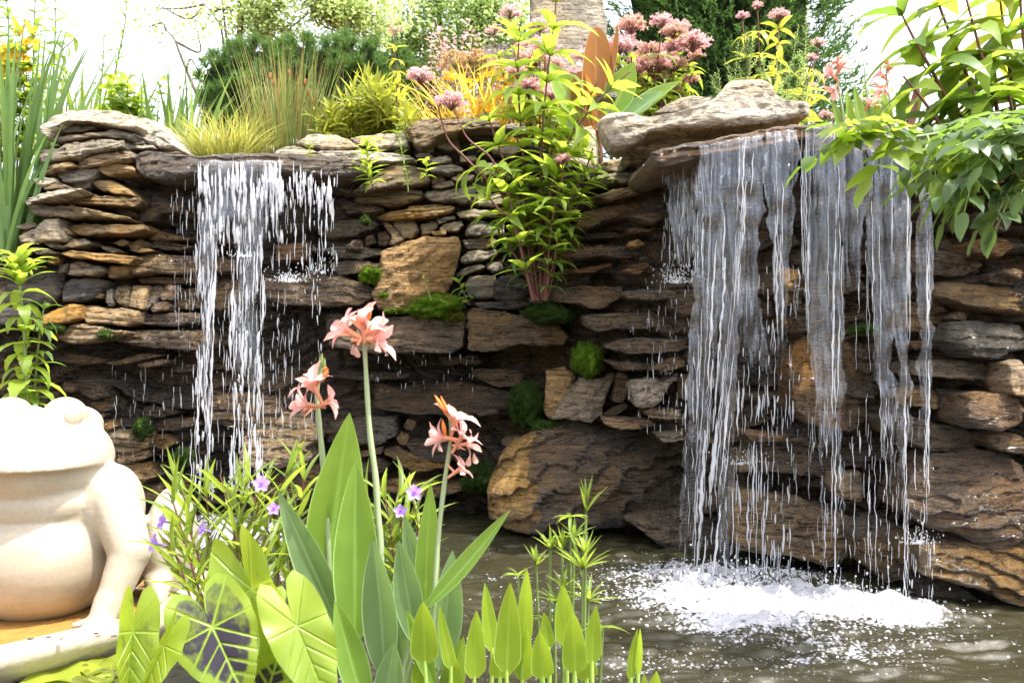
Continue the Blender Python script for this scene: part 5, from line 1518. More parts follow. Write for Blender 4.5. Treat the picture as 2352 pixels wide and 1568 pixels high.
def ruellia():
    r_ = np.random.default_rng(10)
    Ms = [([(505, 1500), (450, 1330), (418, 1220), (392, 1140), (376, 1130)], 2.95), ([(500, 1470), (462, 1300), (440, 1230), (425, 1150), (412, 1120)], 3.0), ([(520, 1480), (500, 1330), (480, 1250), (478, 1180), (470, 1110)], 3.05),
          ([(560, 1480), (548, 1300), (540, 1220), (520, 1140), (505, 1090)], 3.05), ([(600, 1480), (590, 1320), (580, 1240), (590, 1180), (600, 1120)], 3.1), ([(640, 1480), (640, 1330), (636, 1230), (640, 1150), (660, 1085)], 3.1),
          ([(680, 1500), (670, 1330), (668, 1250), (690, 1160), (700, 1080)], 3.12), ([(560, 1500), (575, 1380), (585, 1320), (610, 1260), (620, 1240)], 2.95), ([(480, 1480), (430, 1350), (410, 1290), (390, 1250), (375, 1235)], 2.92),
          ([(620, 1500), (560, 1300), (555, 1200), (560, 1130), (575, 1090)], 3.14), ([(700, 1500), (650, 1290), (610, 1210), (585, 1150), (560, 1120)], 3.2)]
    Ms2 = [([(910, 1500), (905, 1330), (900, 1240), (892, 1180), (880, 1130)], 2.95), ([(930, 1500), (922, 1330), (925, 1230), (935, 1180), (950, 1130)], 2.98), ([(950, 1500), (945, 1330), (950, 1260), (965, 1200), (975, 1170)], 3.0), ([(880, 1500), (880, 1330), (872, 1250), (858, 1200), (845, 1150)], 3.0), ([(940, 1480), (920, 1310), (905, 1220), (915, 1150), (930, 1120)], 3.05)]
    for ms, lab, fl in ((Ms, "ruellia with narrow leaves and purple flowers between the frog and the canna", ((368, 1195, 22), (348, 1246, 22), (460, 1215, 17), (600, 1110, 19), (628, 1167, 15))),
                        (Ms2, "small ruellia with purple flowers behind the two right canna stems", ((952, 1130, 19), (920, 1173, 16), (946, 1240, 16)))):
        t = thing("ruellia", lab, "ruellia", at(ms[0][0][0][0], 1560, 3.0))
        for pts, Y in ms:
            P = catmull(px(pts, Y), 24)
            st = MB(); st.tube(P, np.linspace(.0045, .0022, 24), 6); so = st.build("stem", M_STEMR, t)
            lf = MB(); whorls(lf, P, .062, 3, .155, .105, T_NARROW, .95, r_, .3, 1.0, lambda k: .85 + .3 * math.sin(k * 3), 0, .4)
            lf.build("foliage", M_RUELL, so)
        for x, y, k in fl:
            Y = 2.88; s = Y / F
            mb = MB(); c = np.array(at(x, y, Y)); ax = np.array((-.6, -.5, .25)) if x < 500 else np.array((.2, -.8, .4))
            ax = ax / np.linalg.norm(ax); sd = np.cross(ax, UP); sd /= np.linalg.norm(sd); u2 = np.cross(sd, ax)
            for q in range(5):
                a = q * 1.2566 + .3; rad = sd * math.cos(a) + u2 * math.sin(a)
                mb.inst(T_PETAL[0], [c - ax * k * s * .5], [rad + ax * .55], [ax], [k * s * 1.15], [k * s * .95])
            mb.tube([c - ax * k * s * 1.7, c - ax * k * s * .5, c - ax * k * s * .1], [k * s * .08, k * s * .14, k * s * .3], 8)
            mb.build("flower", M_PURPLE, t)
            st = MB(); e = np.array(at(x + (70 if x < 420 else -25 if x > 500 and x < 700 else 10), y + 95, Y + .05)); c2 = c - ax * k * s * 1.7
            st.tube(catmull([c2, (c2 + e) / 2 + (0, 0, .012), e], 8), .0013, 5); st.build("flower_stalk", M_STEMR, t)


def lily():
    r_ = np.random.default_rng(4)
    M = leafm("lily_pad", (.15, .18, .02), (.3, .36, .03), .2, .4, .3)
    for x, y, rx, tilt, lab in ((170, 1557, .115, .06, "yellow-green lily pad with an upturned edge below the basin rim"), (262, 1553, .10, .06, "small amber-edged lily pad beside the folded elephant ear leaf"), (150, 1585, .14, .04, "lily pad cut by the lower frame edge, overlapped by another pad"), (236, 1588, .10, .02, "yellow lily pad lowest beside the overlapped pad")):
        c = at_water(x, y); th = np.linspace(.18, 2 * np.pi - .18, 48); rr = np.linspace(0, 1, 12)
        a0 = r_.uniform(3.6, 5.6)
        G = np.stack([c[0] + rx * rr[:, None] * np.cos(th + a0) * (1 + .04 * np.sin(3 * th)), c[1] + rx * rr[:, None] * np.sin(th + a0), .022 + .012 * rr[:, None] ** 3 + tilt * rx * rr[:, None] * np.sin(th + a0) + .006 * np.sin(6 * th) * rr[:, None] ** 2], -1)
        mb = MB(); mb.grid(G); tag(mb.build("lily_pad", M, loc=(c[0], c[1], .02)), lab, "lily pad", "lily pads by the basin")


canna(); taro(); pickerel(); papyrus(); ruellia(); lily()


def weed():
    r_ = np.random.default_rng(12)
    T_SER = [tpl(9, ovate, .14, d, 1, .18, w) for d, w in ((1.1, .04), (1.6, -.05), (2.0, .04))]
    t = thing("serrated_weed", "bright green weed with serrated leaves standing behind the white frog", "weed", at(60, 1080, 4.35))
    P = catmull(px([(66, 1100), (62, 930), (58, 830), (54, 740), (46, 660), (40, 600)], 4.35), 30)
    st = MB(); st.tube(P, np.linspace(.010, .005, 30), 8); so = st.build("stem", M_STEMG, t)
    lf = MB(); whorls(lf, P, .055, 3, .19, .46, T_SER, .3, r_, .1, .86, lambda k: 1.05 - .25 * k)
    whorls(lf, P[22:], .018, 4, .17, .27, T_SER, .95, r_, .2, 1.0); lf.build("foliage", M_LIME, so)
    P = catmull(px([(70, 1080), (82, 860), (92, 760), (104, 690)], 4.4), 20)
    st = MB(); st.tube(P, np.linspace(.007, .003, 20), 6); so = st.build("stem", M_STEMG, t)
    lf = MB(); whorls(lf, P, .05, 3, .12, .28, T_SER, .5, r_, .15); lf.build("foliage", M_GREEN, so)
    # little plants rooted in the cracks of the wall
    for pts, Y, L, wr, sp, per, m, mst, nm, lab in (
            ([(860, 436), (850, 405), (846, 370), (843, 330), (842, 315)], 5.72, .12, .24, .028, 4, M_LIME, M_STEMR, "wall_weed", "pale green leafy weed in front of the grey wedge stone"),
            ([(938, 440), (934, 405), (925, 360), (915, 310), (912, 290)], 5.7, .05, .16, .02, 3, M_GREEN, M_STEMG, "wall_weed", "wispy fine-leaved weed just right of the pale leafy weed"),
            ([(990, 690), (984, 670), (978, 650), (973, 636)], 5.68, .03, .4, .03, 2, M_YELLOW, M_STEMG, "seedling", "tiny yellow seedling in front of the upright tan slab"),
            ([(1078, 700), (1068, 678), (1060, 660), (1056, 650)], 5.7, .085, .34, .03, 3, M_GREEN, M_STEMR, "seedling", "broad-leaved seedling beside the largest moss cushion"),
            ([(712, 362), (711, 345), (710, 330), (710, 322)], 5.5, .04, .3, .015, 3, M_YELLOW, M_STEMG, "seedling", "tiny yellow seedling on the left lip slab"),
            ([(978, 410), (980, 385), (978, 370)], 5.85, .08, .42, .03, 3, M_LIME, M_STEMG, "seedling", "three-leaved seedling in the wall beside the grey wedge stone"),
            ([(1306, 560), (1300, 540), (1292, 530), (1285, 525)], 5.6, .06, .5, .016, 4, M_GREEN, M_STEMG, "seedling", "round-leaved seedling at the right foot of the joe-pye clump")):
        t = thing(nm, lab, "small plant", at(*pts[0], Y))
        P = catmull(px(pts, Y), 16); st = MB(); st.tube(P, np.linspace(.004, .0018, 16), 5); st.build("stem", mst, t)
        lf = MB(); whorls(lf, P, sp, per, L, wr, T_LANCE[:3], .5, r_, .1); lf.build("foliage", m, t)


weed()
for a in ((1000, 704, 62, 30, "largest bright moss cushion, hanging over the crack of the wet ledge", 3200, False), (1042, 728, 20, 14, "small moss lobe dripping below the largest moss cushion", 500, False), (1347, 828, 32, 40, "bright green moss ball on the wet wall left of the broad waterfall", 2200, False),
          (1212, 932, 40, 48, "deep green moss hanging on the wall left of the flat-faced tan block", 2200, True), (852, 634, 24, 20, "green moss tuft left of the upright tan slab", 900, False), (1262, 722, 56, 24, "dark moss mat on the back of the right ledge block", 1600, True),
          (1106, 1100, 38, 36, "dark moss in the recess left of the huge glossy boulder", 1200, True), (1984, 759, 28, 12, "low moss behind the strands of the broad waterfall", 600, True), (905, 715, 20, 7, "thin strip of moss under the upright tan slab", 300, False),
          (883, 679, 11, 8, "dot of moss on the lower left of the upright tan slab", 200, False), (840, 508, 9, 12, "moss spot in the crack right of the left waterfall", 200, True), (246, 770, 14, 12, "moss tuft on the layered tan shelf left of the waterfall", 300, True),
          (118, 757, 24, 9, "flat moss strip at the left end of the layered tan shelf", 300, True), (330, 985, 16, 26, "dark moss stain low behind the left waterfall drips", 500, True), (420, 1050, 20, 22, "dark moss low behind the leftmost stream", 500, True), (1250, 980, 30, 12, "dark moss on the crown of the huge glossy boulder", 500, True)):
    moss(*a[:4], a[4], a[5], a[6], Y=(wallY(a[0], a[1]) - (.44 if a[0] in (1250,) else .30 if a[1] < 800 else .16)))

# ================================================================== plants on the bank above the wall
def iris_clump(name, label, c, n, spread, h, w, lean, droop, seed, m):
    r_ = np.random.default_rng(seed)
    t = thing(name, label, "iris" if "iris" in name else "grass", c)
    mb = MB(); blades(mb, c, n, spread, h, w, lean, droop, r_); mb.build("foliage", m, t)
    return t


def bank():
    # left: irises, daisies, tall stems
    iris_clump("iris_clump", "big clump of upright iris sword leaves left of the capstone stack", at(-10, 560, 5.75), 90, .26, (.75, 1.5), .042, .26, .16, 31, M_IRIS)
    iris_clump("iris_clump", "low iris fan drooping against the left side of the dry stack", at(0, 590, 5.5), 16, .12, (.4, .8), .045, .3, .25, 32, M_IRIS)
    iris_clump("iris_clump", "iris clump behind the right end of the left capstone", at(385, 420, 6.9), 70, .28, (.5, .95), .032, .38, .3, 33, M_IRIS)
    iris_clump("iris_clump", "light sword leaves between the iris clump and the round-leaved shrub", at(190, 420, 7.0), 60, .35, (.5, 1.0), .03, .4, .3, 34, M_LIME)
    iris_clump("sedge_clump", "golden mound of fine sedge behind the left waterfall lip", at(520, 372, 6.25), 900, .19, (.15, .38), .0045, .95, .55, 35, M_SEDGE)
    iris_clump("reed_clump", "tall thin green reeds with brown cattail heads behind the left lip", at(655, 372, 6.4), 420, .24, (.30, .84), .007, .32, .14, 36, M_RUSH)
    r_ = np.random.default_rng(40)
    cat = [(628, 320 - 130, 636), (663, 168, 655), (700, 190, 672), (645, 190, 648), (716, 232, 688), (620, 176, 640), (650, 205, 652), (708, 212, 680)]
    for x, y, xb in cat:
        c = np.array(at(x, y, 6.3)); s = 6.3 / F
        t = thing("cattail", "brown cattail head on a thin stalk among the tall reeds", "cattail", at(xb, 372, 6.35), "cattails among the reeds")
        mb = MB(); mb.tube(catmull([at(xb, 372, 6.35), at((x + xb) / 2, (y + 372) / 2, 6.33), c], 10), .0025, 5); mb.build("stem", M_STEMG, t)
        mb = MB(); mb.tube([c - (0, 0, .026), c - (0, 0, .02), c, c + (.003, 0, .02), c + (.004, 0, .026)], np.array((.002, .0095, .0105, .0085, .002)), 8); mb.build("head", M_BROWN, t)
    # golden daisies at the far left
    t = thing("daisy_clump", "golden daisies flowering behind the tall iris leaves", "daisy", at(20, 420, 6.3))
    st, lf = MB(), MB()
    spots = [(8, 112), (20, 122), (2, 128), (30, 128), (46, 132), (12, 140), (34, 140), (55, 150), (60, 138), (48, 122), (10, 165), (22, 172), (4, 186), (60, 95), (82, 96), (75, 70), (44, 70), (14, 196), (28, 110), (66, 160), (40, 158), (54, 110), (2, 150), (26, 154)]
    for i, (x, y) in enumerate(spots):
        c = np.array(at(x, y, 6.2)); k = MB()
        nrm = np.array((r_.normal(.2, .4), -1, r_.normal(.5, .3))); nrm /= np.linalg.norm(nrm)
        a = np.cross(nrm, UP); a /= np.linalg.norm(a); b = np.cross(nrm, a)
        for q in range(9):
            g = q * .698; d = a * math.cos(g) + b * math.sin(g)
            k.inst(T_SIMPLE[0], [c], [d + nrm * .15], [nrm], [.042], [.022])
        k.blob(c + nrm * .003, (.008, .008, .008), 7, 5)
        k.build("flower", M_GOLD, t)
        P = catmull([at(x * .8, 420, 6.3), at(x, 250, 6.25), c], 14)
        st.tube(P, .003, 4); whorls(lf, P, .09, 2, .13, .3, T_LANCES, .5, r_, .2)
    st.build("stem", M_STEMG, t); lf.build("foliage", M_LIME, t)
    # tall leafy stems against the sky
    for pts, Y, L, wr, sp, m, lab in (
            ([(110, 430), (118, 260), (125, 120), (127, 40), (125, -20)], 6.6, .19, .26, .075, M_GREEN, "tall single leafy stem against the sky above the iris leaves"),
            ([(60, 420), (75, 200), (78, 90), (80, 20), (82, -30)], 6.8, .21, .32, .08, M_GREEN, "leafy stem with broad leaves leaning over the golden daisies"),
            ([(10, 420), (15, 200), (20, 60), (10, -30)], 6.7, .21, .3, .06, M_GREEN, "leafy stem at the frame edge above the golden daisies"),
            ([(240, 420), (255, 230), (272, 130), (286, 60), (292, -10)], 7.2, .17, .2, .05, M_GREEN, "tall stem with narrow leaves rising above the round-leaved shrub"),
            ([(215, 420), (228, 240), (236, 150), (238, 80)], 7.3, .16, .2, .05, M_GREEN, "shorter stem with narrow leaves left of the round-leaved shrub"),
            ([(150, 420), (150, 290), (158, 200), (160, 165)], 7.1, .10, .2, .05, M_YELLOW, "yellowish leafy stem between the iris clump and the round-leaved shrub")):
        t = thing("tall_herb", lab, "tall herb", at(*pts[0], Y))
        P = catmull(px(pts, Y), 40); st = MB(); st.tube(P, np.linspace(.009, .003, 40), 6); st.build("stem", M_STEMG, t)
        lf = MB(); whorls(lf, P, sp, 3, L, wr, T_LANCE[:3], .45, r_, .15, 1.0, lambda k: 1.1 - .55 * k); lf.build("foliage", m, t)
    # a loose arching spray against the white sky
    t = thing("arching_branch", "arching spray of hanging leaves against the white sky at the left", "branch", at(105, 330, 6.7))
    P = catmull(px([(105, 330), (135, 140), (165, 95), (200, 55)], 6.7), 20); st = MB(); st.tube(P, np.linspace(.006, .002, 20), 5); st.build("stem", M_STEMG, t)
    lf = MB(); whorls(lf, P, .075, 2, .14, .36, T_OVAL, -.3, r_, .35); lf.build("foliage", M_LIME, t)
    # round-leaved shrub
    t = thing("round_leaved_shrub", "yellow-lime shrub with rounded leaves behind the left capstone", "shrub", at(285, 400, 6.9))
    lf, st = MB(), MB()
    for _ in range(26):
        x, y = r_.normal(295, 28), r_.uniform(170, 280)
        P = catmull([at(288 + r_.normal(0, 8), 400, 6.9), at((x + 288) / 2, 300, 6.9), at(x, y, 6.9 + r_.normal(0, .1))], 12)
        st.tube(P, .003, 4); whorls(lf, P, .05, 2, .085, .75, T_OVAL, .3, r_, .4)
    st.build("stem", M_STEMG, t); lf.build("foliage", M_LIME, t)
    # dwarf mountain pine
    t = thing("dwarf_pine", "dense rounded dwarf pine with dark green needles behind the reeds", "pine", at(750, 400, 8.3))
    nd, core, tw = MB(), MB(), MB()
    Cn = np.array(at(745, 330, 8.5))
    lob = [(520, 210, 70, 95), (590, 190, 90, 85), (690, 175, 105, 75), (790, 170, 110, 72), (880, 190, 100, 85), (960, 215, 80, 80), (1000, 250, 55, 60), (640, 240, 130, 100), (800, 240, 150, 100), (930, 260, 100, 80), (520, 260, 60, 70)]
    s = 8.4 / F
    for lx, ly, rx, ry in lob:
        rx *= .86; c = np.array(at(lx, ly, 8.5)); R3 = np.array((rx * s, rx * s * .9, ry * s))
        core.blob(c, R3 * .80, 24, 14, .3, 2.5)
        n = int(12 + rx * .34)
        D = rdir(r_, n, -.35, 1); D[:, 1] = np.where(r_.uniform(0, 1, n) < .75, -np.abs(D[:, 1]), D[:, 1])
        tip = c + D * R3 * r_.uniform(.86, 1.24, n)[:, None]
        ax = D * .5 + (0, -.1, .95) + r_.normal(0, .22, (n, 3)); ax /= np.linalg.norm(ax, axis=1)[:, None]
        for k in range(n):
            q = 80; u = r_.uniform(-.06, .015, q)
            P = tip[k] + np.outer(u, ax[k])
            rad = rdir(r_, q, -1, 1); rad -= np.outer(rad @ ax[k], ax[k])
            D2 = rad + ax[k] * r_.uniform(.1, 1.5, q)[:, None]
            ln_ = r_.uniform(.06, .092, q)
            nd.inst(T_NEEDLE[0], P, D2, rdir(r_, q), ln_, .007)
            tw.tube([tip[k] - ax[k] * .16, tip[k] + ax[k] * .02], [.006, .004], 4)
    core.build("shade_core", plain("pine_shade", (.014, .024, .010), 1.0, .25, 8, .0), t)  # near-black core colour stands for the shade between the needle tufts
    nd.build("needles", M_PINE, t); tw.build("twigs", M_BARK, t)["kind"] = "stuff"
    # willow-leaved bush
    t = thing("willow_leaved_bush", "yellow-green bush of narrow leaves in front of the dwarf pine", "bush", at(830, 380, 6.5))
    st, lf = MB(), MB()
    for _ in range(46):
        x = r_.uniform(725, 945); top = 180 + 70 * abs((x - 850) / 110) ** 1.5 + r_.uniform(0, 55)
        P = catmull([at(830 + (x - 830) * .75, 375, 6.5), at(830 + (x - 830) * .9, (top + 375) / 2, 6.45), at(x, top, 6.4 + r_.normal(0, .1))], 16)
        st.tube(P, np.linspace(.004, .002, 16), 5); whorls(lf, P, .04, 3, .14, .14, T_LANCES, .85, r_, .15, 1.0)
    st.build("stem", M_STEMR, t); lf.build("foliage", M_YELLOW, t)
    lfm = MB(); G, UV = blade(at(712, 312, 6.3), at(735, 268, 6.3), .07, (.2, -1, .2), .05, .1, cannap); lfm.grid(G, UV); lfm.build("broad_leaf", M_LIME, t)
    # slim yellow joe-pye stem with a dried head
    t = thing("yellowing_stem", "slim yellow-leaved stem topped by a faded pink head before the dwarf pine", "joe-pye weed", at(915, 345, 6.2))
    P = catmull(px([(915, 345), (912, 260), (910, 180), (907, 110), (906, 82)], 6.2), 24); st, lf, fl = MB(), MB(), MB()
    st.tube(P, np.linspace(.006, .003, 24), 6); whorls(lf, P, .075, 4, .14, .26, T_LANCE, .25, r_, .05, .98, lambda k: 1.15 - .5 * k)
    corymb(fl, st, at(906, 72, 6.2), .055, 260, r_); st.build("stem", M_STEMR, t); lf.build("foliage", M_YELLOW, t); fl.build("flower_head", M_DUSTY, t)
    # wispy gaura and amber daylilies
    t = thing("wand_flower", "haze of thin tan stalks dotted with tiny pink blooms above the dwarf pine", "wand flower", at(1060, 330, 7.4))
    st, fl = MB(), MB()
    for _ in range(60):
        x0, x1 = r_.normal(1070, 40), r_.uniform(970, 1170); top = r_.uniform(40, 190)
        P = catmull([at(x0, 330, 7.4), at((x0 + x1) / 2, (top + 330) / 2 - 10, 7.4), at(x1, top, 7.4 + r_.normal(0, .2))], 12); st.tube(P, np.linspace(.0028, .0012, 12), 4)
        k = 9; Q = P[r_.integers(5, 12, k)] + r_.normal(0, .018, (k, 3))
        for _ in range(3): fl.inst(T_SIMPLE[0], Q, rdir(r_, k), rdir(r_, k), .022, .014)
    st.build("stem", plain("straw_stem", (.34, .25, .13), .7), t); fl.build("flowers", M_PINK, t)
    t = thing("daylily_clump", "amber-yellow daylily foliage and blooms behind the brown overhanging stone", "daylily", at(1110, 330, 6.9))
    lf, fl = MB(), MB(); blades(lf, at(1110, 330, 6.9), 240, .34, (.25, .62), .014, .9, .7, r_); lf.build("foliage", M_DAYLILY, t)
    for _ in range(34):
        c = np.array(at(r_.uniform(1030, 1190), r_.uniform(165, 265), 6.7 + r_.normal(0, .1)))
        D = rdir(r_, 6, -.2, .9); fl = MB(); fl.inst(T_PETAL[1], np.repeat(c[None], 6, 0), D, rdir(r_, 6), .06, .026); fl.build("flower", M_GOLD, t)
    t = thing("plume_clump", "tan feathery plumes above the amber daylilies", "plume", at(1120, 300, 7.2)); fl, st = MB(), MB()
    for _ in range(9):
        c = np.array(at(r_.uniform(1040, 1160), r_.uniform(140, 185), 7.1)); corymb(fl, st, c, .13, 320, r_, flat=.5)
        st.tube([c - (0, 0, .6), c - (0, 0, .1)], .004, 5)
    fl.build("plumes", M_TANFL, t); st.build("stem", M_STEMG, t)


def joe_pye():
    r_ = np.random.default_rng(50)
    t = thing("joe_pye_weed", "tall leafy joe-pye weed with dark red stems growing up the middle of the wall", "joe-pye weed", at(1240, 690, 5.75))
    stems = [([(1238, 690), (1222, 560), (1208, 460), (1201, 351), (1194, 264), (1189, 164), (1192, 88), (1195, 52)], 5.66, .27, 1), ([(1246, 690), (1240, 560), (1242, 460), (1243, 350), (1249, 258), (1260, 152), (1271, 64), (1282, -40)], 5.60, .27, 1),
             ([(1250, 690), (1254, 560), (1265, 440), (1289, 357), (1336, 278), (1400, 205), (1448, 165)], 5.52, .27, 1), ([(1225, 690), (1195, 560), (1150, 440), (1116, 410), (1066, 360), (1034, 328), (1019, 293), (1002, 234), (978, 190)], 5.5, .22, .62),
             ([(1230, 690), (1205, 600), (1165, 440), (1142, 390), (1122, 357), (1078, 322), (1060, 293), (1043, 252)], 5.46, .22, .66), ([(1255, 690), (1262, 560), (1275, 470), (1292, 410), (1292, 380)], 5.42, .17, .9),
             ([(1260, 680), (1290, 540), (1320, 440), (1345, 390), (1362, 340)], 5.5, .18, 1), ([(1245, 690), (1285, 570), (1330, 460), (1350, 420), (1372, 395)], 5.55, .15, 1), ([(1235, 690), (1190, 600), (1165, 560), (1150, 520)], 5.45, .13, 1), ([(1250, 690), (1262, 640), (1275, 590), (1280, 545)], 5.42, .13, 1),
             ([(1225, 690), (1180, 520), (1145, 480), (1120, 450)], 5.42, .22, 1), ([(1240, 690), (1250, 480), (1300, 340), (1345, 240), (1372, 190)], 5.75, .25, 1), ([(1230, 690), (1200, 480), (1150, 350), (1125, 280), (1110, 250)], 5.6, .22, 1),
             ([(1250, 690), (1262, 480), (1300, 380), (1330, 330)], 5.7, .22, 1)]
    for i, (pts, Y, L, tend) in enumerate(stems):
        P = catmull([at(x, y, Y + (.1 * (1 - k / len(pts)))) for k, (x, y) in enumerate(pts)], 60)
        st = MB(); st.tube(P, np.linspace(.010 if L > .2 else .006, .0035, 60), 7); so = st.build("stem", M_STEMR, t)
        lf = MB(); young = i > 6 and L < .2
        whorls(lf, P, .150 if L > .2 else .07, 5 if L > .2 else 4, L, .27, T_LANCE, .50, r_, .27 if not young else .2, tend, lambda k: .62 + .55 * math.sin(min(1, k * 1.05) * 2.7), 0, .2)
        lf.build("foliage", M_LIME if i not in (8, 9) else M_GREEN, so)
        if i in (3, 4, 5):
            hx, hy, hr = ((966, 180, 30), (1036, 238, 33), (1292, 370, 19))[i - 3]
            fl, br = MB(), MB(); corymb(fl, br, at(hx, hy, Y), hr * Y / F * 1.1, 900, r_, flat=.8); fl.build("flower_head", M_PINK, so); br.build("flower_branches", M_STEMR, so)
            if i == 3:
                fl, br = MB(), MB(); corymb(fl, br, at(962, 205, Y), 12 * Y / F, 200, r_); fl.build("flower_head", M_PINK, so)
            if i == 4:
                fl, br = MB(), MB(); corymb(fl, br, at(1062, 258, Y), 16 * Y / F, 260, r_); fl.build("flower_head", M_PINK, so)
    # joe-pye in flower behind: two masses of heads
    for lab, root, Y, heads, mats in (
            ("pink-headed joe-pye weed in bloom behind the tall leafy one", (1240, 420), 6.6, [(1172, 32, 26), (1135, 72, 18), (1225, 140, 36), (1252, 108, 32), (1215, 205, 38), (1258, 222, 34), (1292, 195, 26), (1322, 172, 24), (1240, 62, 26), (1205, 110, 22), (1275, 150, 26), (1190, 165, 24), (1290, 250, 24)], (M_PINK, M_PINK)),
            ("great spray of dusty pink joe-pye heads left of the dark juniper", (1455, 430), 6.7, [(1450, 62, 34), (1440, 104, 32), (1520, 52, 26), (1548, 76, 30), (1592, 102, 38), (1550, 112, 32), (1492, 122, 30), (1420, 112, 36), (1502, 158, 44), (1548, 150, 32), (1460, 170, 32), (1588, 186, 20), (1540, 206, 24), (1382, 132, 30), (1562, 64, 22), (1475, 140, 30), (1520, 185, 26), (1345, 130, 26), (1600, 130, 20)], (M_PINK, M_DUSTY)),
            ("sparse joe-pye weed with small pink heads before the dark juniper", (1760, 400), 6.2, [(1705, 38, 15), (1790, 38, 22), (1880, 102, 18), (1864, 133, 14), (1864, 199, 14), (1740, 15, 14)], (M_PINK, M_DUSTY)),
            ("low pink joe-pye head just behind the right lip", (1895, 330), 5.6, [(1897, 266, 16), (1915, 272, 8)], (M_PINK, M_PINK))):
        t = thing("joe_pye_weed", lab, "joe-pye weed", at(*root, Y))
        st, lf = MB(), MB()
        for i, (x, y, r) in enumerate(heads):
            Yh = Y + r_.normal(0, .15); c = np.array(at(x, y, Yh)); b = MB(); fl = MB()
            corymb(fl, b, c, r * Yh / F * 1.08, int(300 + r * 16), r_, flat=.7)
            fl.build("flower_head", mats[0] if (i % 3 or len(heads) < 14) else mats[1], t); b.build("flower_branches", M_STEMR, t)
            P = catmull([at(root[0] + (x - root[0]) * .3, root[1], Y), at(root[0] + (x - root[0]) * .65, (root[1] + y) / 2, Y), c - (0, 0, r * Yh / F * .7)], 20)
            st.tube(P, np.linspace(.007, .004, 20), 6); whorls(lf, P, .13, 4, .15, .25, T_LANCE, .3, r_, .35, .97)
        st.build("stem", M_STEMR, t); lf.build("foliage", M_YELLOW if root[0] > 1500 else M_LIME, t)
    # bronze canna and its green banana-like leaves
    t = thing("bronze_canna", "canna with a big upright bronze-orange leaf and striped green leaves", "canna plant", at(1390, 430, 6.3))
    for b, tp, w, f, m, fo in (((1372, 300), (1374, 60), 84, (.35, -1, .1), M_BRONZE, .22), ((1355, 290), (1330, 165), 64, (-.5, -1, .1), M_BRONZE, .25), ((1330, 270), (1265, 140), 70, (.3, -1, .3), M_CANNA, .2), ((1400, 270), (1455, 140), 74, (-.2, -1, .3), M_CANNA, .2), ((1430, 280), (1560, 180), 66, (0, -.6, .8), M_CANNA, .25),
                           ((1410, 290), (1520, 205), 60, (-.3, -.8, .6), M_CANNAG, .22), ((1385, 260), (1425, 60), 34, (.9, -.6, .1), M_BRONZE, .3), ((1340, 330), (1270, 240), 60, (.2, -.8, .6), M_CANNA, .2)):
        mb = MB(); G, UV = blade(at(*b, 6.25), at(*tp, 6.2), w * 6.2 / F, f, .05, fo, (lambda t: max(.02, math.sin(math.pi * min(1, t * .97 + .02) ** .95) ** .5)) if m is M_BRONZE else cannap, 24, 4, .012, -.05); mb.grid(G, UV); mb.build("leaf", m, t)
    mb = MB(); mb.tube(catmull(px([(1385, 440), (1378, 330), (1372, 290)], 6.27), 10), .016, 8); mb.build("stem", M_STEMR, t)
    # pale plumes of goldenrod
    for i, (x, top, Y) in enumerate(((1690, 100, 5.9), (1722, 60, 5.95), (1762, 120, 5.9), (1800, 150, 5.8), (1830, 120, 5.85), (1850, 20, 5.9), (1660, 160, 6.0), (1815, 60, 5.95), (1778, 190, 5.7))):
        lab = ("goldenrod wand left of the hump of the stump-shaped rock", "tallest goldenrod wand behind the hump of the stump-shaped rock", "goldenrod wand just right of the rock hump", "goldenrod wand above the right shoulder of the stump-shaped rock", "goldenrod wand above the right end of the stump-shaped rock", "long goldenrod wand reaching up the juniper", "shortest goldenrod wand over the flat grey slab", "goldenrod wand between the rock hump and the long wand", "low goldenrod wand hugging the rock hump")[i]
        t = thing("goldenrod", lab, "goldenrod", at(x, 330, Y))
        P = catmull([at(x - 10, 330, Y), at(x - 4, (top + 330) / 2, Y), at(x + r_.uniform(-10, 25), top, Y)], 40); st = MB(); st.tube(P, np.linspace(.005, .0015, 40), 5)
        lf = MB(); whorls(lf, P, .012, 2, .035, .16, T_LANCES, .6, r_, .1, 1.0, lambda k: 1.2 - .6 * k)
        for k in range(10, 36, 3):
            a = r_.uniform(0, 6.28); e = P[k] + np.array((math.cos(a) * .13, math.sin(a) * .08, .13)) * (1.1 - k / 45); q = catmull([P[k], (P[k] + e) / 2 + (0, 0, -.01), e], 10)
            st.tube(q, .0016, 4); whorls(lf, q, .013, 3, .024, .2, T_LANCES, .7, r_, .1)
        st.build("stem", M_STEMG, t); lf.build("foliage", M_TREE, t)
    # coral cannas at the right
    for x, y, lab, Y in ((1922, 165, "coral canna flowering at the right edge of the juniper", 5.3), (2035, 165, "coral canna half hidden by the big joe-pye leaves at the right", 5.4), (1985, 250, "small coral canna low between the other two cannas", 5.5)):
        t = thing("canna_plant", lab, "canna plant", at(x + 12, 340, Y)); s = Y / F
        st = MB(); st.tube(catmull(px([(x + 22, 340), (x + 14, 260), (x + 4, 200), (x, 150)], Y), 16), np.linspace(.008, .004, 16), 7); st.build("stem", M_STEMC, t)
        for dx, dy, vx, vy, k in ((-8, 10, -20, -16, 40), (8, -6, 14, -24, 38), (-2, 34, -10, 18, 34), (2, -16, -8, -22, 36)):
            if y < 200 or k > 37: canna_flower(t, at(x + dx, y + dy, Y), (vx * s, -.01, -vy * s), k * s, r_)
        for bx, tx, ty, w in ((x + 20, x - 12, 228, 26), (x + 40, x + 22, 205, 24), (x + 62, x + 40, 195, 30)):
            mb = MB(); G, UV = blade(at(bx, 320, Y), at(tx, ty, Y), w * s, (.4, -1, .2), .03, .2, cannap); mb.grid(G, UV); mb.build("leaf", M_CANNA, t)
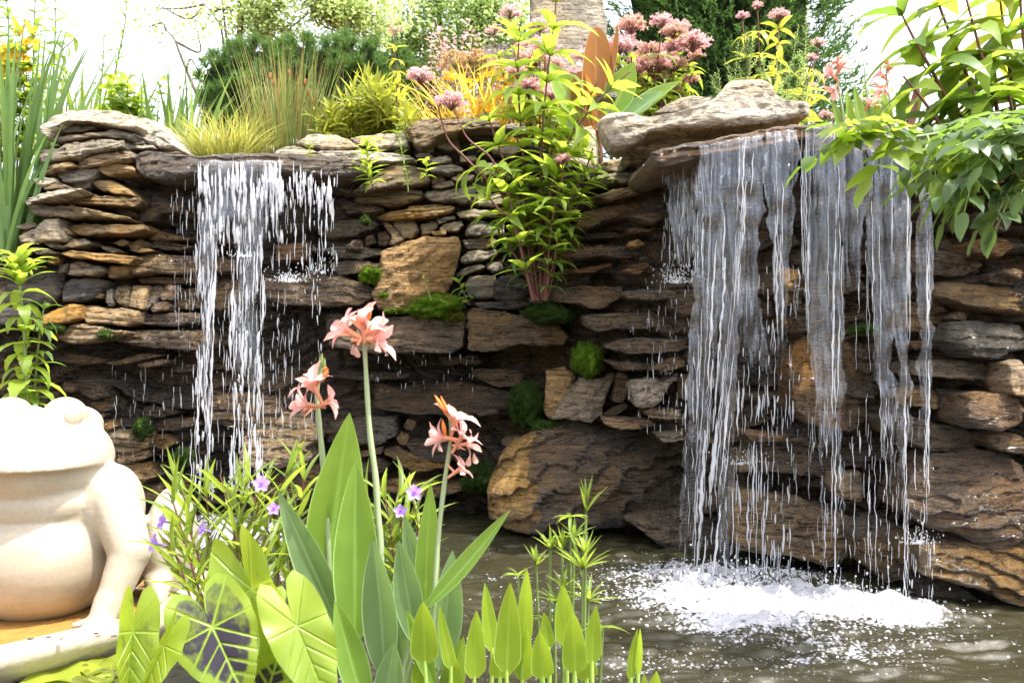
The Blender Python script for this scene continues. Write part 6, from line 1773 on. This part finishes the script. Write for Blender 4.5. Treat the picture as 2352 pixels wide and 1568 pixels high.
    t = thing("bronze_canna", "dark bronze canna leaves behind the big joe-pye leaves", "canna plant", at(2090, 330, 5.2))
    for tx, ty in ((2070, 190), (2100, 210), (2110, 175)):
        mb = MB(); G, UV = blade(at(2088, 300, 5.2), at(tx, ty, 5.2), .06, (.4, -1, .2), .03, .3, cannap); mb.grid(G, UV); mb.build("leaf", plain("wine_leaf", (.13, .045, .04), .4), t)
    # the big joe-pye at the upper right
    t = thing("joe_pye_weed", "big yellow-green joe-pye weed filling the upper right, tallest of its kind", "joe-pye weed", at(2280, 400, 4.3))
    for i, (pts, Y) in enumerate((([(2250, 420), (2200, 280), (2150, 180), (2100, 90), (2070, 30)], 4.15), ([(2280, 420), (2250, 260), (2200, 120), (2160, 20), (2140, -60)], 4.25), ([(2300, 420), (2290, 250), (2250, 110), (2215, -20)], 4.1), ([(2330, 420), (2330, 250), (2310, 100), (2290, -60)], 4.3), ([(2350, 420), (2370, 240), (2350, 80), (2340, -60)], 4.15),
                                 ([(2260, 420), (2190, 330), (2120, 230), (2075, 175)], 4.05), ([(2300, 420), (2230, 300), (2180, 230), (2120, 150)], 4.35), ([(2360, 420), (2400, 240), (2420, 60)], 4.25), ([(2280, 400), (2260, 310), (2240, 240), (2235, 200)], 4.0), ([(2320, 400), (2330, 310), (2320, 230), (2300, 190)], 3.98), ([(2270, 400), (2190, 340), (2140, 300), (2110, 280)], 4.2))):
        P = catmull(px(pts, Y), 50); st = MB(); st.tube(P, np.linspace(.011, .004, 50), 7); so = st.build("stem", M_STEMR, t)
        lf = MB(); whorls(lf, P, .135, 4, .29, .31, T_LANCE, .30, r_, .12, 1.0, lambda k: .8 + .35 * math.sin(k * 2.8), 0, .25); lf.build("foliage", (M_GREEN, M_LIME, M_LIME, M_YELLOW)[i % 4], so)
    # overhanging compound leaves
    t = thing("overhanging_shrub", "shrub branches of paired oval leaves hanging over the right waterfall", "shrub", at(2480, 380, 3.6))

    def pinnate(lf, st, a, b, sag, npair, L, tps, dz=(-.5, .1)):
        a, b = np.array(a), np.array(b); mid = (a + b) / 2 + np.array((0, 0, sag))
        P = catmull([a, mid, b], 20); st.tube(P, np.linspace(.004, .0018, 20), 5)
        d = b - a; d /= np.linalg.norm(d); sd = np.cross(d, UP); sd /= np.linalg.norm(sd) + 1e-6
        for k in range(npair):
            p = P[int(4 + 14 * k / max(1, npair - .5))]
            for s in (-1, 1):
                lf.inst(tps[r_.integers(0, 3)], [p], [sd * s * .95 + d * .45 + (0, 0, r_.uniform(*dz))], [UP + r_.normal(0, .3, 3)], [L * r_.uniform(.8, 1.15)], [L * .5])
        lf.inst(tps[0], [b], [d + (0, 0, -.3)], [UP], [L * 1.1], [L * .52])

    br = [([(2480, 330), (2330, 285), (2200, 300), (2060, 318), (1960, 300)], 3.3), ([(2480, 340), (2380, 330), (2300, 360), (2220, 400)], 3.2), ([(2480, 330), (2400, 300), (2330, 310), (2270, 340), (2240, 380)], 3.05), ([(2480, 310), (2420, 280), (2350, 290), (2300, 300)], 3.15), ([(2480, 360), (2420, 350), (2370, 370), (2340, 400)], 3.1), ([(2490, 330), (2360, 270), (2280, 262), (2180, 285)], 3.4)]
    lf = MB()
    for pts, Y in br:
        P = catmull(px(pts, Y), 40); st = MB(); st.tube(P, np.linspace(.010, .003, 40), 7); so = st.build("branch", M_STEMG, t)
        lf = MB(); s2 = MB()
        for k in range(6, 40, 4):
            s = 1 if (k // 4) % 2 else -1
            d = (P[min(39, k + 1)] - P[k - 1]); d /= np.linalg.norm(d); sd = np.cross(d, UP); sd /= np.linalg.norm(sd)
            e = P[k] + (d * r_.uniform(.5, 1.0) + sd * s * r_.uniform(.3, .8) * .6 + np.array((0, 0, r_.uniform(-.75, .35)))) * .20
            pinnate(lf, s2, P[k], e, .012, 3, .088, T_OVAL)
        lf.build("foliage", M_DKLEAF if Y < 3.18 else M_GREEN, so); s2.build("leaf_stalks", M_STEMG, so)
    st, lf = MB(), MB()
    for a, b in (((2085, 318), (2000, 408)), ((1990, 305), (1935, 292)), ((2010, 312), (1958, 330)), ((2130, 312), (2150, 410)), ((2060, 318), (2020, 278))):
        pinnate(lf, st, at(*a, 3.28), at(*b, 3.2), .02, 3, .115, T_OVAL, (-.2, .15))
    lf.build("foliage", M_LIME, t); st.build("leaf_stalks", M_STEMG, t)


def backdrop():
    r_ = np.random.default_rng(70)
    for poly, Y, lab in (([(1218, -90), (1390, -70), (1398, 60), (1392, 150), (1372, 175), (1375, 420), (1215, 420)], 8.0, "tall grey standing stone behind the tallest joe-pye stems"), ([(1100, 130), (1110, 97), (1152, 92), (1212, 112), (1222, 420), (1096, 420)], 7.7, "lower grey standing stone beside the tall one")):
        o = stone(poly, "G", wallY(1250, 200) - Y, .3, lab, "standing_stone", 0, bias=.05, cat="standing stone")
    o = stone([(1296, 205), (1330, 118), (1362, 140), (1372, 420), (1290, 420)], "L", wallY(1330, 200) - 7.4, .2, "pale leaning slab beneath the tall grey standing stone", "leaning_slab", 0, cat="stone slab")

    # dark juniper: feathery sprays over a core painted near-black for inner shade
    t = thing("juniper_tree", "large dark green juniper rising behind the stump-shaped rock", "juniper", at(1680, 420, 8.6))
    c0 = np.array(at(1668, 420, 8.8)); c0[2] = 1.9
    core = MB(); core.blob(c0 + (0, .15, 2.0), (.66, .62, 2.6), 36, 30, .38, 2.5); core.build("shade_core", plain("juniper_shade", (.014, .022, .010), 1.0, .25, 8, .0), t)
    tr = MB(); tr.tube([c0 - (0, 0, .2), c0 + (0, .1, 2), c0 + (0, .1, 4.5)], [.14, .1, .03], 8); tr.build("trunk", M_BARK, t)
    fo = MB(); tp = tpl(3, lambda q: .25 + .75 * math.sin(3 * q + .1), .2, .5)
    nb = 3800
    for k in range(nb):
        h = r_.uniform(0, 1) ** .9 * 4.4; rr = 1.22 * (1 - max(0, h - 1.8) / 4.2) * (.85 + .15 * math.sin(h * 5 + k)) * min(1, .75 + h * .3)
        a = r_.uniform(-np.pi, np.pi) if k % 4 == 0 else r_.uniform(-np.pi, 0)
        out_ = np.array((math.cos(a), math.sin(a), 0)); b = c0 + out_ * rr * r_.uniform(.62, .95) + (0, .1, h)
        L = r_.uniform(.12, .28); ax = out_ * .8 + np.array((0, 0, r_.uniform(.15, .9))) + r_.normal(0, .2, 3); ax /= np.linalg.norm(ax)
        q = 24; u = r_.uniform(.05, 1, q); P = b + np.outer(u * L, ax)
        D = rdir(r_, q, -.5, 1) * .8 + ax; fo.inst(tp, P, D, rdir(r_, q), r_.uniform(.03, .065, q), .010)
    fo.build("foliage", M_JUNI, t)

    def tree(label, name, root, trunks, crowns, nleaf, size, m, Y):
        t = thing(name, label, "tree", root); tk = MB(); lf = MB(); tips = []
        for path, r0 in trunks:
            P = catmull(px(path, Y), 30); tk.tube(P, np.linspace(r0, r0 * .25, 30), 7); tips.append(P)
        allp = np.vstack(tips)
        for cx, cy, rx, ry, wgt in crowns:
            s = Y / F; c = np.array(at(cx, cy, Y)); R3 = np.array((rx * s, rx * s * .8, ry * s))
            ncl = int(nleaf * wgt * .72 / 26)
            for _ in range(ncl):
                d = rdir(r_, 1, -1, 1)[0] * r_.uniform(.25, 1) ** .5
                q = c + d * R3
                if fbm((q * 2.1 / (Y * .08))[None], 2)[0] < -.12: continue
                n = 26; P = q + r_.normal(0, 1, (n, 3)) * np.array((.028, .028, .014)) * Y * .6
                ll = size * r_.uniform(.55, 1.0, n)
                lf.inst(T_SIMPLE[0], P, rdir(r_, n, -.7, .4), np.repeat((UP + r_.normal(0, .3, 3))[None], n, 0), ll, ll * .6)
                if r_.uniform() < .35:
                    j = allp[np.argmin(np.linalg.norm(allp - q, axis=1))]; tk.tube(catmull([j, (j + q) / 2 + r_.normal(0, .1, 3), q], 8), np.linspace(.018, .006, 8) * Y / 12, 4)
        tk.build("trunk", M_BARK, t); lf.build("crown", m, t)

    tree("pale multi-stemmed tree at the left behind the dwarf pine", "deciduous_tree", at(550, 330, 12.5), [([(548, 330), (545, 150), (552, 60), (560, -60)], .075), ([(552, 330), (580, 120), (600, 40), (650, -60)], .05), ([(546, 330), (520, 90), (505, -40)], .025), ([(530, 330), (515, 130), (505, 60), (470, 10)], .022), ([(560, 330), (600, 150), (640, 90), (720, 20)], .03)],
         [(690, 20, 150, 90, 1.5), (780, 60, 90, 50, .7), (600, 20, 60, 60, .5), (620, 90, 60, 30, .25), (440, 20, 110, 26, .16), (380, 50, 60, 18, .10), (820, 20, 90, 60, .5)], 4600, .085, M_TREEY, 12.5)
    tree("greener bushy tree behind the wispy stalks, right of the pale tree", "deciduous_tree", at(1010, 330, 14.5), [([(1000, 330), (1005, 150), (1010, -40)], .08), ([(1010, 330), (1060, 140), (1100, 0)], .05), ([(1000, 330), (950, 140), (920, 40)], .05)],
         [(1010, 70, 150, 100, 1.6), (1150, 80, 110, 90, 1.0), (930, 90, 60, 60, .5), (1080, 150, 110, 60, .8), (1060, 10, 160, 60, .8)], 4600, .10, M_TREE, 14.5)
    tree("thin leaning sapling with a few leaves left of the dwarf pine", "sapling", at(470, 330, 9.5), [([(478, 330), (469, 258), (440, 190), (413, 123), (400, 90), (381, 70)], .022)], [(440, 165, 40, 16, .10), (395, 70, 60, 14, .12), (470, 220, 30, 30, .10), (350, 60, 40, 10, .06)], 1900, .07, M_TREEY, 9.5)
    tree("hazy pale bush low behind the sedge mound", "shrub", at(450, 420, 9.0), [([(450, 420), (450, 330), (455, 290)], .02)], [(455, 320, 50, 50, .5), (430, 350, 40, 30, .3)], 1800, .06, M_TREEY, 9.0)
    tree("distant dark tree between the juniper and the right cannas", "distant_tree", at(1995, 420, 22), [([(1995, 420), (1995, 260), (1995, 215)], .06)], [(1995, 250, 45, 45, .8)], 1900, .16, M_GREEN, 22)


bank(); joe_pye(); backdrop()
